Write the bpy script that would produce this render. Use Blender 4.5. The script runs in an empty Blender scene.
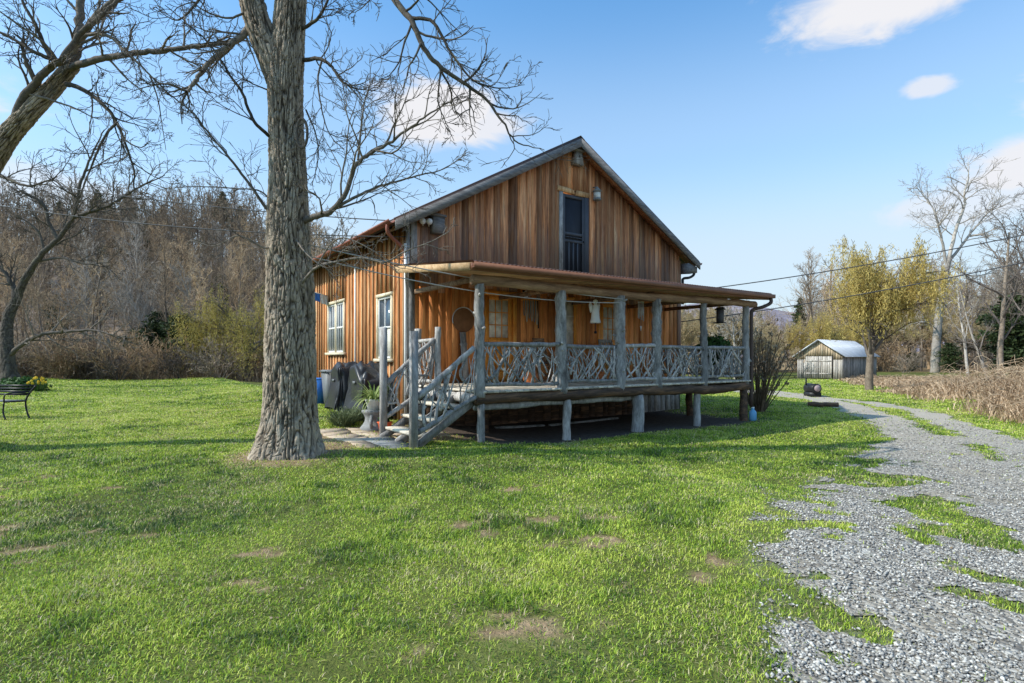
import bpy, math, random
import numpy as np
from mathutils import Vector, Matrix

R = random.Random(11)
rng = np.random.default_rng(11)
sc = bpy.context.scene
COL = sc.collection
PI = math.pi
F, CX, HY, H = 560.0, 512.0, 356.0, 1.78           # focal length in pixels, optical centre, horizon row, eye height
ANG = math.radians(34.4)                           # heading of the house front
U = np.array([math.cos(ANG), math.sin(ANG), 0]); V = np.array([-math.sin(ANG), math.cos(ANG), 0])
C0 = np.array([-2.40, 13.2, 0.0])                  # front left corner of the house
SUN_AZ = -np.array([math.cos(math.radians(14)), math.sin(math.radians(14))]); SUN_EL = math.radians(41)

def W(u, v, z=0.0): return C0 + U*u + V*v + np.array([0, 0, z])
def at(px, py, Y): return np.array([(px-CX)/F*Y, Y, H+(HY-py)/F*Y])
def to_uv(x, y):
    dx, dy = x-C0[0], y-C0[1]
    return dx*U[0]+dy*U[1], dx*V[0]+dy*V[1]
def sstep(a, b, x):
    t = np.clip((x-a)/(b-a), 0, 1); return t*t*(3-2*t)

# ------------------------------------------------------------------ noise
def _hash(i, j, s):
    n = (i*374761393 + j*668265263 + s*1442695041) & 0xffffffff
    n = ((n ^ (n >> 13))*1274126177) & 0xffffffff
    return ((n ^ (n >> 16)) & 0xffff)/65535.0
def vnoise(x, y, s=0, per=None):
    x = np.asarray(x, float); y = np.asarray(y, float)
    i = np.floor(x).astype(np.int64); j = np.floor(y).astype(np.int64)
    fx = x-i; fy = y-j
    fx = fx*fx*(3-2*fx); fy = fy*fy*(3-2*fy)
    i2 = i+1
    if per: i = i % per; i2 = i2 % per
    a = _hash(i, j, s); b = _hash(i2, j, s); c = _hash(i, j+1, s); d = _hash(i2, j+1, s)
    return (a*(1-fx)+b*fx)*(1-fy)+(c*(1-fx)+d*fx)*fy
def fbm(x, y, s=0, o=4):
    t = 0; a = .5; w = 0
    for k in range(o):
        t = t+a*vnoise(np.asarray(x)*2**k, np.asarray(y)*2**k, s+k); w += a; a *= .5
    return t/w

# ------------------------------------------------------------------ mesh builder
def mesh_from(name, Vs, tris, quads, tint=None, smooth=False, ngons=()):
    me = bpy.data.meshes.new(name)
    n = len(Vs); me.vertices.add(n); me.vertices.foreach_set('co', np.asarray(Vs, np.float32).ravel())
    idx = []; st = []; cur = 0
    if len(quads):
        q = np.asarray(quads, np.int32); idx.append(q.ravel()); st.append(np.arange(len(q))*4+cur); cur += len(q)*4
    if len(tris):
        t = np.asarray(tris, np.int32); idx.append(t.ravel()); st.append(np.arange(len(t))*3+cur); cur += len(t)*3
    for g in ngons:
        idx.append(np.asarray(g, np.int32)); st.append(np.array([cur])); cur += len(g)
    idx = np.concatenate(idx).astype(np.int32); st = np.concatenate(st).astype(np.int32)
    me.loops.add(len(idx)); me.loops.foreach_set('vertex_index', idx)
    me.polygons.add(len(st)); me.polygons.foreach_set('loop_start', st)
    me.update(calc_edges=True)
    if smooth: me.polygons.foreach_set('use_smooth', np.ones(len(st), bool))
    if tint is not None:
        me.attributes.new('tint', 'FLOAT', 'POINT').data.foreach_set('value', np.asarray(tint, np.float32))
    return me

def norm(a): return a/(np.linalg.norm(a)+1e-9)
class MB:
    def __init__(s): s.v = []; s.t = []; s.q = []; s.tr = []; s.g = []; s.n = 0
    def add(s, verts, quads=(), tris=(), ngons=(), tint=0.5):
        verts = np.asarray(verts, float); m = len(verts)
        s.v.append(verts); s.t.append(np.full(m, tint) if np.isscalar(tint) else np.asarray(tint))
        if len(quads): s.q.append(np.asarray(quads)+s.n)
        if len(tris): s.tr.append(np.asarray(tris)+s.n)
        for g in ngons: s.g.append([i+s.n for i in g])
        s.n += m
    def box(s, x0, x1, y0, y1, z0, z1, tint=None, M=None):
        v = np.array([[x, y, z] for z in (z0, z1) for y in (y0, y1) for x in (x0, x1)], float)
        if M is not None: v = v @ np.asarray(M)[:3, :3].T + np.asarray(M)[:3, 3]
        s.add(v, [[0,2,3,1],[4,5,7,6],[0,1,5,4],[2,6,7,3],[0,4,6,2],[1,3,7,5]], tint=R.random() if tint is None else tint)
    def bar(s, a, b, w, h, tint=None, up=(0,0,1)):        # rectangular bar from a to b
        a = np.asarray(a, float); b = np.asarray(b, float); d = norm(b-a); x = np.cross(d, up)
        if np.linalg.norm(x) < 1e-4: x = np.array([1.,0,0])
        x = norm(x); y = np.cross(x, d)
        v = [p+x*i*w/2+y*j*h/2 for p in (a, b) for j in (-1, 1) for i in (-1, 1)]
        s.add(v, [[0,2,3,1],[4,5,7,6],[0,1,5,4],[2,6,7,3],[0,4,6,2],[1,3,7,5]], tint=R.random() if tint is None else tint)
    def prism(s, poly, axis, lo, hi, tint=None):          # polygon (2-D) swept along an axis
        n = len(poly); v = []
        for h in (lo, hi):
            for a, b in poly: v.append({'x':(h,a,b),'y':(a,h,b),'z':(a,b,h)}[axis])
        s.add(v, [[i,(i+1)%n,n+(i+1)%n,n+i] for i in range(n)], ngons=[list(range(n))[::-1], list(range(n,2*n))], tint=R.random() if tint is None else tint)
    def tube(s, pts, rad, k=6, tint=None, caps=True, wob=0.0):
        pts = np.asarray(pts, float); n = len(pts)
        rad = np.full(n, rad, float) if np.isscalar(rad) else np.asarray(rad, float)
        T = np.gradient(pts, axis=0); T /= np.linalg.norm(T, axis=1)[:, None]+1e-9
        r0 = np.array([0,0,1.]) if abs(T[0][2]) < .9 else np.array([1.,0,0])
        X = np.empty_like(pts); x = norm(np.cross(T[0], r0))
        for i in range(n):
            x = norm(x-T[i]*np.dot(x, T[i])); X[i] = x
        Y = np.cross(T, X); th = np.arange(k)*2*PI/k
        rr = rad[:, None]*(1+wob*(rng.random((n, k))-.5)) if wob else np.repeat(rad[:, None], k, 1)
        v = pts[:, None, :]+rr[..., None]*(np.cos(th)[None, :, None]*X[:, None, :]+np.sin(th)[None, :, None]*Y[:, None, :])
        i = np.arange(n-1)[:, None]*k; j = np.arange(k)[None, :]; j2 = (j+1) % k
        q = np.stack([i+j, i+j2, i+k+j2, i+k+j], -1).reshape(-1, 4)
        s.add(v.reshape(-1, 3), q, ngons=[list(range(k))[::-1], list(range((n-1)*k, n*k))] if caps else (), tint=R.random() if tint is None else tint)
    def lathe(s, prof, k=20, c=(0,0,0), tint=None):
        th = np.arange(k)*2*PI/k; prof = np.asarray(prof, float); n = len(prof)
        v = np.stack([prof[:, 0][:, None]*np.cos(th), prof[:, 0][:, None]*np.sin(th), np.repeat(prof[:, 1][:, None], k, 1)], -1)+np.asarray(c)
        i = np.arange(n-1)[:, None]*k; j = np.arange(k)[None, :]; j2 = (j+1) % k
        q = np.stack([i+j, i+j2, i+k+j2, i+k+j], -1).reshape(-1, 4)
        s.add(v.reshape(-1, 3), q, ngons=[list(range(k))[::-1], list(range((n-1)*k, n*k))], tint=R.random() if tint is None else tint)
    def build(s, name, mat, parent=None, smooth=False):
        me = mesh_from(name, np.concatenate(s.v), np.concatenate(s.tr) if s.tr else [], np.concatenate(s.q) if s.q else [], np.concatenate(s.t), smooth, s.g)
        if mat: me.materials.append(mat)
        o = bpy.data.objects.new(name, me); COL.objects.link(o)
        if parent: o.parent = parent
        return o

def tag(o, label=None, cat=None, group=None, kind=None):
    if label: o['label'] = label
    if cat: o['category'] = cat
    if group: o['group'] = group
    if kind: o['kind'] = kind
    return o
def thing(name, label, cat, loc=(0,0,0), rz=0, group=None):
    o = bpy.data.objects.new(name, None); COL.objects.link(o); o.empty_display_size = .2
    o.location = loc; o.rotation_euler = (0, 0, rz)
    return tag(o, label, cat, group)
def copy_tree(o, parent=None):
    c = o.copy(); COL.objects.link(c)
    if parent: c.parent = parent
    for ch in list(o.children): copy_tree(ch, c)
    return c

# ------------------------------------------------------------------ materials
class N:
    def __init__(s, name):
        s.m = bpy.data.materials.new(name); s.m.use_nodes = True
        s.t = s.m.node_tree; s.b = s.t.nodes['Principled BSDF']; s.out = s.t.nodes['Material Output']
        s.b.inputs['Roughness'].default_value = .8
        s.b.inputs['Specular IOR Level'].default_value = .25
    def n(s, typ, **kw):
        x = s.t.nodes.new(typ)
        for k, v in kw.items():
            if k.startswith('_'): setattr(x, k[1:], v)
            else: x.inputs[k.replace('__', ' ')].default_value = v
        return x
    def l(s, a, b): s.t.links.new(a, b)
    def obj(s, scale=(1,1,1), world=False):
        mp = s.n('ShaderNodeMapping'); mp.inputs['Scale'].default_value = scale
        if world: s.l(s.n('ShaderNodeNewGeometry').outputs['Position'], mp.inputs['Vector'])
        else: s.l(s.n('ShaderNodeTexCoord').outputs['Object'], mp.inputs['Vector'])
        return mp.outputs[0]
    def noise(s, vec, scale, detail=4, rough=.6, dist=0):
        x = s.n('ShaderNodeTexNoise', Scale=scale, Detail=detail, Roughness=rough, Distortion=dist); s.l(vec, x.inputs['Vector']); return x.outputs['Fac']
    def ramp(s, fac, stops):
        x = s.n('ShaderNodeValToRGB'); cr = x.color_ramp
        while len(cr.elements) < len(stops): cr.elements.new(.5)
        for e, (p, c) in zip(cr.elements, stops): e.position = p; e.color = (*c, 1) if len(c) == 3 else c
        s.l(fac, x.inputs[0]); return x.outputs[0]
    def mix(s, fac, a, b, mode='MIX'):
        x = s.n('ShaderNodeMix', _data_type='RGBA', _blend_type=mode)
        for val, sock in ((fac, 0), (a, 6), (b, 7)):
            if isinstance(val, (int, float)): x.inputs[sock].default_value = val
            elif isinstance(val, tuple): x.inputs[sock].default_value = (*val, 1)
            else: s.l(val, x.inputs[sock])
        return x.outputs[2]
    def math(s, op, a, b=0.0, clamp=False):
        x = s.n('ShaderNodeMath', _operation=op, _use_clamp=clamp)
        for val, i in ((a, 0), (b, 1)):
            if isinstance(val, (int, float)): x.inputs[i].default_value = val
            else: s.l(val, x.inputs[i])
        return x.outputs[0]
    def attr(s, name):
        return s.n('ShaderNodeAttribute', _attribute_name=name).outputs['Fac']
    def bump(s, h, strength=.4, dist=.02):
        x = s.n('ShaderNodeBump', Strength=strength, Distance=dist); s.l(h, x.inputs['Height']); s.l(x.outputs[0], s.b.inputs['Normal'])
    def base(s, c):
        if isinstance(c, tuple): s.b.inputs['Base Color'].default_value = (*c, 1)
        else: s.l(c, s.b.inputs['Base Color'])

def wood(name, dark, mid, light, stretch=(14,14,.9), tintamt=.5, grain=.5, knots=True, rough=.8, weather=None):
    m = N(name); vec = m.obj(stretch)
    tn = m.attr('tint')
    off = m.n('ShaderNodeVectorMath', _operation='ADD'); cmb = m.n('ShaderNodeCombineXYZ')
    t9 = m.math('MULTIPLY', tn, 37.0)
    for i in range(3): m.l(t9, cmb.inputs[i])
    m.l(vec, off.inputs[0]); m.l(cmb.outputs[0], off.inputs[1]); vec = off.outputs[0]
    f1 = m.noise(vec, 1.0, 6, .65, .6)
    c = m.ramp(f1, [(.28, dark), (.5, mid), (.72, light)])
    f2 = m.noise(vec, 5.0, 3, .7)
    c = m.mix(grain, c, m.ramp(f2, [(.3, (.35,.33,.32)), (.6, (1,1,1)), (.8, (1.15,1.12,1.1))]), 'MULTIPLY')
    tv = m.ramp(tn, [(0, (1-tintamt,)*3), (.5, (1,1,1)), (1, (1+tintamt*.7,1+tintamt*.6,1+tintamt*.5))])
    c = m.mix(1.0, c, tv, 'MULTIPLY')
    if weather:
        w, zlo, zhi = weather            # grey-black staining that grows towards the bottom of the wall
        sep = m.n('ShaderNodeSeparateXYZ'); m.l(m.n('ShaderNodeTexCoord').outputs['Object'], sep.inputs[0])
        mr = m.n('ShaderNodeMapRange', **{'From Min': zlo, 'From Max': zhi, 'To Min': .30, 'To Max': -.22}); m.l(sep.outputs[2], mr.inputs[0])
        st = m.noise(m.obj((5,5,.45)), 1.3, 6, .7, .4)
        k = m.math('ADD', st, mr.outputs[0])
        k = m.ramp(k, [(.5, (0,0,0)), (.72, (1,1,1))])
        c = m.mix(m.math('MULTIPLY', k, .48), c, w)
    m.base(c); m.b.inputs['Roughness'].default_value = rough
    m.bump(m.math('ADD', f2, f1), .5, .01)
    return m.m
def plain(name, col, rough=.6, metal=0.0, var=.25, scale=6, bump=.1):
    m = N(name); f = m.noise(m.obj(), scale, 5, .65)
    m.base(m.mix(var, col, m.ramp(f, [(.3, tuple(x*.45 for x in col)), (.7, tuple(min(1, x*1.5) for x in col))])))
    m.b.inputs['Roughness'].default_value = rough; m.b.inputs['Metallic'].default_value = metal
    if bump: m.bump(m.noise(m.obj(), scale*6, 3), bump, .01)
    return m.m
def leafy(name, c1, c2, trans=.35, world=True, c3=None, rough=.6, spec=.2, nscale=.35):
    m = N(name); tn = m.attr('tint')
    f = m.noise(m.obj(world=world), nscale, 4, .6)
    k = m.math('ADD', m.math('MULTIPLY', tn, .6), m.math('MULTIPLY', m.math('SUBTRACT', f, .3), .8), True)
    c = m.ramp(k, [(.1, c1), (.85, c2)] + ([(1.0, c3)] if c3 else []))
    m.base(c); m.b.inputs['Roughness'].default_value = rough; m.b.inputs['Specular IOR Level'].default_value = spec
    tr = m.n('ShaderNodeBsdfTranslucent'); m.l(c, tr.inputs['Color'])
    mx = m.n('ShaderNodeMixShader'); mx.inputs[0].default_value = trans
    m.l(m.b.outputs[0], mx.inputs[1]); m.l(tr.outputs[0], mx.inputs[2]); m.l(mx.outputs[0], m.out.inputs['Surface'])
    return m.m
def bark(name, dark, light, sc_=(6,6,1.6), bump=.6, lichen=None, tintmix=.5, objvar=False):
    m = N(name); v = m.obj(sc_)
    f = m.noise(v, 2.2, 6, .7, .5); g = m.noise(v, 9, 3, .7)
    c = m.ramp(m.math('ADD', m.math('MULTIPLY', f, .7), m.math('MULTIPLY', g, .3)), [(.32, dark), (.66, light)])
    c = m.mix(tintmix, c, m.ramp(m.attr('tint'), [(0, (.16,.145,.135)), (.5, (.85,.85,.85)), (1, (1.4,1.38,1.35))]), 'MULTIPLY')
    if lichen: c = m.mix(m.math('MULTIPLY', m.ramp(m.noise(m.obj(), 3.5, 5, .7), [(.55, (0,0,0)), (.68, (1,1,1))]), .5), c, lichen)
    if objvar:
        oi = m.n('ShaderNodeObjectInfo'); c = m.mix(1.0, c, m.ramp(oi.outputs['Random'], [(0, (.42,.40,.40)), (.35, (.75,.74,.76)), (.7, (1.0,.94,.86)), (1, (1.35,1.25,1.12))]), 'MULTIPLY')
    m.base(c); m.b.inputs['Roughness'].default_value = .92; m.b.inputs['Specular IOR Level'].default_value = .12
    m.bump(m.math('ADD', f, g), bump, .03)
    return m.m

M = {}
M['side'] = wood('varnished_side_boards', (.16,.052,.018), (.46,.18,.062), (.66,.32,.135), (9,9,.7), .45, .55)
M['batten'] = wood('side_battens', (.30,.14,.055), (.60,.34,.155), (.80,.57,.32), (9,9,.9), .4, .35)
M['gable'] = wood('weathered_gable_boards', (.18,.066,.03), (.68,.285,.122), (.92,.56,.30), (13,13,.55), .6, .75, weather=((.17,.15,.14), 3.9, 6.6))
M['porchwall'] = wood('porch_wall_boards', (.30,.10,.035), (.74,.28,.088), (.86,.43,.155), (10,10,.7), .5, .5)
M['door'] = wood('varnished_door', (.60,.20,.032), (.88,.35,.062), (.90,.46,.11), (7,7,1.2), .25, .3, rough=.45)
M['grey'] = wood('grey_timber', (.13,.125,.12), (.34,.325,.31), (.57,.55,.525), (8,8,2.2), .4, .5)
M['rake'] = wood('grey_rake_board', (.12,.112,.11), (.23,.22,.215), (.36,.345,.33), (2,12,12), .3, .5)
M['log'] = wood('silver_log', (.13,.12,.11), (.42,.40,.375), (.72,.69,.65), (7,7,2.0), .4, .6)
M['stick'] = wood('grey_sticks', (.16,.15,.14), (.42,.40,.38), (.66,.63,.60), (9,9,9), .6, .4)
M['beam'] = wood('brown_beam', (.10,.06,.04), (.26,.16,.10), (.44,.30,.19), (1.2,10,10), .4, .5)
M['rim'] = wood('dark_rim_log', (.03,.022,.018), (.11,.068,.045), (.34,.19,.10), (1.2,9,9), .3, .6)
M['deck'] = wood('deck_boards', (.36,.31,.25), (.60,.54,.44), (.76,.69,.58), (1.5,10,10), .3, .3)
M['ceiling'] = wood('porch_ceiling', (.34,.20,.10), (.58,.38,.20), (.74,.53,.32), (1.2,9,9), .3, .3)
M['shedwood'] = wood('shed_boards', (.19,.17,.15), (.40,.37,.33), (.60,.57,.53), (5,5,.7), .5, .5)
M['shedtan'] = wood('shed_gable_boards', (.26,.20,.13), (.46,.36,.24), (.62,.52,.38), (5,5,.7), .5, .5)
M['white'] = plain('white_paint', (.74,.73,.70), .5, 0, .2, 4)
M['cream'] = plain('cream_frame', (.68,.57,.40), .6, 0, .3, 5)
M['roofmetal'] = plain('brown_metal_roof', (.105,.072,.066), .5, .3, .35, 1.2, .05)
M['porchmetal'] = plain('porch_metal_roof', (.22,.125,.095), .45, .2, .4, 2)
M['gutter'] = plain('red_brown_gutter', (.27,.095,.062), .45, 0, .3, 2, .04)
M['fascia'] = plain('brown_fascia', (.235,.105,.062), .55, 0, .45, 3, .1)
M['pipe'] = plain('dark_brown_pipe', (.085,.055,.045), .5, 0, .25, 3, .03)
M['black'] = plain('black_metal', (.02,.02,.021), .45, .2, .2, 8, .05)
M['screen'] = plain('dark_screen_mesh', (.026,.028,.036), .6, 0, .25, 3)
M['screenframe'] = plain('blue_grey_frame', (.085,.088,.10), .6, 0, .3, 4)
M['galv'] = plain('galvanised_sheet', (.50,.51,.53), .45, .25, .2, 1.5, .04)
M['cover'] = plain('black_vinyl_cover', (.035,.036,.04), .34, 0, .3, 3, .3)
M['binGrey'] = plain('grey_plastic', (.16,.165,.17), .5, 0, .2, 4)
M['blue'] = plain('blue_plastic', (.05,.20,.62), .4, 0, .15, 4, .03)
M['lightblue'] = plain('light_blue_plastic', (.17,.42,.66), .4, 0, .2, 4, .03)
M['terracotta'] = plain('terracotta', (.52,.17,.06), .8, 0, .3, 6)
M['orange'] = plain('orange_red_plastic', (.75,.13,.04), .5, 0, .2, 6)
M['stone'] = plain('grey_stone', (.24,.24,.235), .9, 0, .5, 9, .4)
M['cable'] = plain('grey_cable', (.42,.41,.39), .6, 0, .1, 5, 0)
M['wire'] = plain('dark_wire', (.075,.075,.08), .6, 0, .1, 5, 0)
M['soil'] = plain('dark_soil', (.06,.043,.033), .95, 0, .5, 4, .5)
M['curtain'] = plain('pale_curtain', (.62,.58,.50), .85, 0, .25, 8)
M['endplate'] = plain('faded_pink_plate', (.36,.27,.27), .6, 0, .3, 8)
M['rope'] = plain('pale_rope', (.50,.47,.40), .8, 0, .3, 9)
M['plate'] = plain('rusty_disc', (.20,.095,.045), .6, .2, .5, 5)
m = N('window_glass'); m.base((.035,.045,.06)); m.b.inputs['Roughness'].default_value = .06; m.b.inputs['Specular IOR Level'].default_value = .8; m.bump(m.noise(m.obj(), 1.5, 2), .04, .02); M['glass'] = m.m
m = N('pale_glass'); f = m.noise(m.obj((1,1,1)), 5, 3, .5); m.base(m.ramp(f, [(.35, (.52,.50,.45)), (.65, (.88,.86,.79))])); m.b.inputs['Roughness'].default_value = .2; m.b.inputs['Specular IOR Level'].default_value = .25; M['curtainglass'] = m.m  # opaque, mottled pale pane colour
M['trunkbark'] = bark('furrowed_bark', (.15,.112,.08), (.47,.385,.295), (3,3,1), .5, (.33,.33,.29), 1.0)
M['branchbark'] = bark('branch_bark', (.085,.07,.058), (.28,.24,.20), (6,6,6), .3)
M['darkbark'] = bark('dark_branch_bark', (.045,.037,.032), (.17,.145,.12), (6,6,6), .3, (.20,.19,.12))
M['woodsbark'] = bark('woodland_bark', (.14,.115,.095), (.38,.33,.285), (2,2,2), .2, objvar=True)
M['twigs'] = bark('woodland_twigs', (.22,.165,.11), (.62,.50,.36), (1,1,1), 0, objvar=True)
M['palebark'] = bark('pale_bark', (.25,.22,.19), (.52,.47,.415), (2,2,2), .2)
M['shrubtwig'] = bark('shrub_twigs', (.15,.105,.065), (.50,.38,.26), (2,2,2), 0, objvar=True)
M['willow'] = leafy('willow_strands', (.38,.28,.075), (.72,.57,.20), .35)
M['olivewillow'] = leafy('olive_willow_strands', (.24,.19,.05), (.56,.46,.13), .35)
M['budding'] = leafy('budding_twigs', (.27,.20,.10), (.54,.43,.25), .3)
M['cedar'] = leafy('cedar_foliage', (.014,.026,.010), (.07,.095,.032), .15)
M['pine'] = leafy('pine_foliage', (.06,.065,.035), (.17,.17,.09), .15)
M['plantleaf'] = leafy('houseplant_leaves', (.12,.21,.035), (.60,.66,.28), .35)
M['darkleaf'] = leafy('dark_leaves', (.018,.045,.012), (.07,.15,.03), .25)
M['greyleaf'] = leafy('grey_green_leaves', (.08,.11,.05), (.26,.30,.16), .25)
M['dryleaf'] = leafy('dry_brown_leaves', (.15,.11,.07), (.42,.32,.21), .25)
M['yellowpetal'] = leafy('yellow_petals', (.70,.42,.02), (.85,.62,.05), .3)
M['bramble'] = leafy('dead_stems', (.24,.15,.085), (.72,.54,.36), .2, nscale=.5)
m = N('grass_blades'); c = m.ramp(m.math('DIVIDE', m.attr('tint'), 2.0), [(0, (.055,.10,.03)), (.17, (.17,.29,.028)), (.34, (.42,.56,.048)), (.47, (.64,.69,.12)), (.5, (.66,.68,.17)), (.75, (.70,.60,.36)), (1, (.46,.34,.20))])
m.base(c); m.b.inputs['Roughness'].default_value = .5; m.b.inputs['Specular IOR Level'].default_value = .35
tr_ = m.n('ShaderNodeBsdfTranslucent'); m.l(c, tr_.inputs['Color']); mx_ = m.n('ShaderNodeMixShader'); mx_.inputs[0].default_value = .35
m.l(m.b.outputs[0], mx_.inputs[1]); m.l(tr_.outputs[0], mx_.inputs[2]); m.l(mx_.outputs[0], m.out.inputs['Surface']); M['grassblade'] = m.m

# ------------------------------------------------------------------ ground shape and masks
def seg_dist(x, y, pts):
    d = np.full(np.shape(x), 1e9)
    for (ax, ay), (bx, by) in zip(pts[:-1], pts[1:]):
        vx, vy = bx-ax, by-ay; t = np.clip(((x-ax)*vx+(y-ay)*vy)/(vx*vx+vy*vy), 0, 1)
        d = np.minimum(d, np.hypot(x-ax-t*vx, y-ay-t*vy))
    return d
def hill(x, y):
    az = x/np.maximum(y, 1.0)
    left = 21*sstep(44, 112, y)*sstep(-.12, -.5, az)
    right = 9*sstep(75, 170, y)*sstep(.55, 1.0, az)
    return left+right
def gz(x, y):
    x = np.asarray(x, float); y = np.asarray(y, float); u, v = to_uv(x, y)
    z = .15*sstep(2.2, -.4, u)+.14*sstep(-.4, 1.6, v)*sstep(.6, -.6, u)*sstep(-4, -1, u)
    z = z+.25*sstep(-4, -16, u)*sstep(2, 20, v)+.07*sstep(1.8, .4, np.hypot(x+3.56, y-8.85))
    z = z+(fbm(x*.35, y*.35, 3, 3)-.5)*.10*sstep(1.5, 5, np.hypot(x+2, y-12))+(fbm(x*1.6, y*1.6, 5, 2)-.5)*.03
    bank = sstep(0, 2.5, x-(12.2+.42*(y-13.3)))*sstep(11, 14, y)*sstep(60, 30, y)
    z = z+.45*bank*sstep(34, 22, y)
    return z+hill(x, y)
LRUT = [(2.6,2.2),(3.6,4.0),(5.2,6.6),(7.2,9.4),(8.6,11.8),(10.4,15.6),(11.9,19.6),(12.6,23),(12.2,26.5),(11,29)]
RRUT = [(6.2,3.4),(7.6,6.4),(9.2,9.6),(10.4,12.1),(11.9,15.6),(13.2,18.6),(13.5,21),(13.4,24),(13.2,27.5),(11,30.5)]
def gravel_mask(x, y):
    n = fbm(x*1.1, y*1.1, 21, 4)-.5; n2 = fbm(x*4, y*4, 31, 3)-.5
    wl = np.interp(y, [2, 5, 8, 10, 12, 18, 24], [2.0, 2.2, 1.75, 1.0, .62, .62, .7]); wr = np.interp(y, [2, 8, 12, 18, 24], [1.4, 1.1, .55, .5, .6])
    a = np.maximum(wl-seg_dist(x, y, LRUT), wr-seg_dist(x, y, RRUT))
    near = sstep(14, 7, y)
    isl = sstep(.44, .62, fbm(x*.9+7, y*.9, 77, 3))*.85*sstep(14, 4, y)       # grassy islands inside the gravel
    left = sstep(2.0, .3, seg_dist(x, y, [(1.6,3.1),(2.4,4.6),(3.4,6.1),(4.8,8),(6,9.6)]))*sstep(12, 9.5, y)
    strip = sstep(.9, .25, seg_dist(x, y, [(5.7,10.2),(5.0,8),(4.6,6.1),(3.9,4.4)])+n*.6)
    pn = .55*fbm(x*1.5+3, y*1.5, 79, 3)+.45*fbm(x*4.6+3, y*4.6, 83, 3)
    th = .67-.085*left-.13*strip
    g_ = sstep(th-.03, th+.05, pn)
    core = np.clip((a+.12*near+n*(1.5*near+.5)+n2*(.5+.5*near))*np.interp(y, [3, 9, 13], [.95, 1.2, 2.4])+.28, 0, 1)
    return core*(1-.92*g_*sstep(14, 10, y))*sstep(-.25, .25, x-(1.45+.36*(y-3.0)))
DIRT = [(15,508,1.2,.4),(35,552,1.0,.35),(540,532,.5,.16),(590,525,.4,.2),(455,540,.45,.15),(600,560,.35,.12),(520,655,.4,.12),(640,603,.25,.08),(730,577,.25,.09),(245,607,.3,.1),(560,562,.3,.1),(430,605,.3,.08),(150,515,.5,.12),(270,575,.3,.1),(640,520,.4,.1),(480,675,.35,.08),(690,592,.2,.08),(500,500,.5,.12)]
DIRTW = [(at(px, py, H*F/(py-HY)), a, b) for px, py, a, b in [(q_[0], q_[1], q_[2]*.75, q_[3]*.75) for q_ in DIRT]]
def dirt_mask(x, y):
    n = fbm(x*3.2, y*3.2, 41, 4)-.5; n5 = fbm(x*8, y*8, 43, 4)-.5
    d = np.zeros(np.shape(x))
    for p, a, b in DIRTW:
        q = np.hypot((x-p[0])/a, (y-p[1])/(b*2.2)); d = np.maximum(d, np.clip((.32-q*.7+n*3.4+n5*3.6)*1.6, 0, .92)*sstep(2.4, 1.1, q))
    u, v = to_uv(x, y)
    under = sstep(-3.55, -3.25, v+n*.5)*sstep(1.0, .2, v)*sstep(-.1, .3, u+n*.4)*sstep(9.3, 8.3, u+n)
    base = sstep(1.2, .5, np.hypot(x+3.56, (y-8.85))+n*.9)*.85
    patio = sstep(.35, 0, np.maximum(np.maximum(-2.75-u, u-.1), np.maximum(-2.5-v, v+.0))+n*.5)
    return np.clip(np.maximum.reduce([d, under, base, patio*.9]), 0, 1), under
def dry_mask(x, y):          # tan dead-grass bank on the right and the forest edge
    n = fbm(x*.5, y*.5, 51, 3)-.5
    b = sstep(-.2, 1.2, x-(12.2+.42*(y-13.3))+n*2.0)*sstep(12.3, 13.6, y+n)*sstep(50, 40, y)
    f = sstep(36, 41, y+n*6)*sstep(-.3, -.4, x/np.maximum(y, 1))
    f2 = sstep(58, 66, y+n*8)*sstep(.1, .25, x/np.maximum(y, 1))
    return np.clip(np.maximum.reduce([b, f, f2]), 0, 1)

def axis(lo, flo, fhi, hi, d, g):
    a = list(np.arange(flo, fhi, d)); s = d; x = a[-1]
    while x < hi: s *= g; x += s; a.append(x)
    s = d; x = flo; b = []
    while x > lo: s *= g; x -= s; b.append(x)
    return np.array(b[::-1]+a)
xs = axis(-900, -13, 16, 900, .12, 1.09); ys = axis(-60, 1.6, 26, 1500, .12, 1.07)
GX, GY = np.meshgrid(xs, ys); GZ = gz(GX, GY)
nx, ny = len(xs), len(ys)
ii = (np.arange(ny-1)[:, None]*nx+np.arange(nx-1)[None, :]).ravel()
gme = mesh_from('ground', np.stack([GX, GY, GZ], -1).reshape(-1, 3), [], np.stack([ii, ii+1, ii+nx+1, ii+nx], -1), None, True)
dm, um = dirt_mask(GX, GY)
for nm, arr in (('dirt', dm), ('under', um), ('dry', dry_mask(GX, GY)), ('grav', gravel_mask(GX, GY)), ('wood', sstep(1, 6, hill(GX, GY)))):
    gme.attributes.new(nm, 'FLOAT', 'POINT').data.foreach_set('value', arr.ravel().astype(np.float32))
m = N('lawn_ground'); v = m.obj(world=True)
f = m.noise(v, .45, 5, .6); g = m.noise(v, 9, 5, .7); h = m.noise(v, 40, 3, .7)
gc = m.ramp(m.math('ADD', m.math('MULTIPLY', f, .6), m.math('MULTIPLY', g, .4)), [(.3, (.05,.055,.018)), (.5, (.11,.125,.03)), (.7, (.20,.20,.07))])
dc = m.ramp(g, [(.3, (.17,.105,.06)), (.7, (.46,.315,.195))])
c = m.mix(m.attr('dirt'), gc, dc)
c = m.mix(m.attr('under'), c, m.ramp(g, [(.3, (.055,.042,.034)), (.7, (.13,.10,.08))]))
c = m.mix(m.attr('dry'), c, m.ramp(g, [(.3, (.20,.13,.065)), (.7, (.44,.32,.18))]))
c = m.mix(m.attr('wood'), c, m.ramp(m.noise(v, .8, 5, .7), [(.3, (.14,.11,.09)), (.7, (.28,.23,.20))]))
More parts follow.
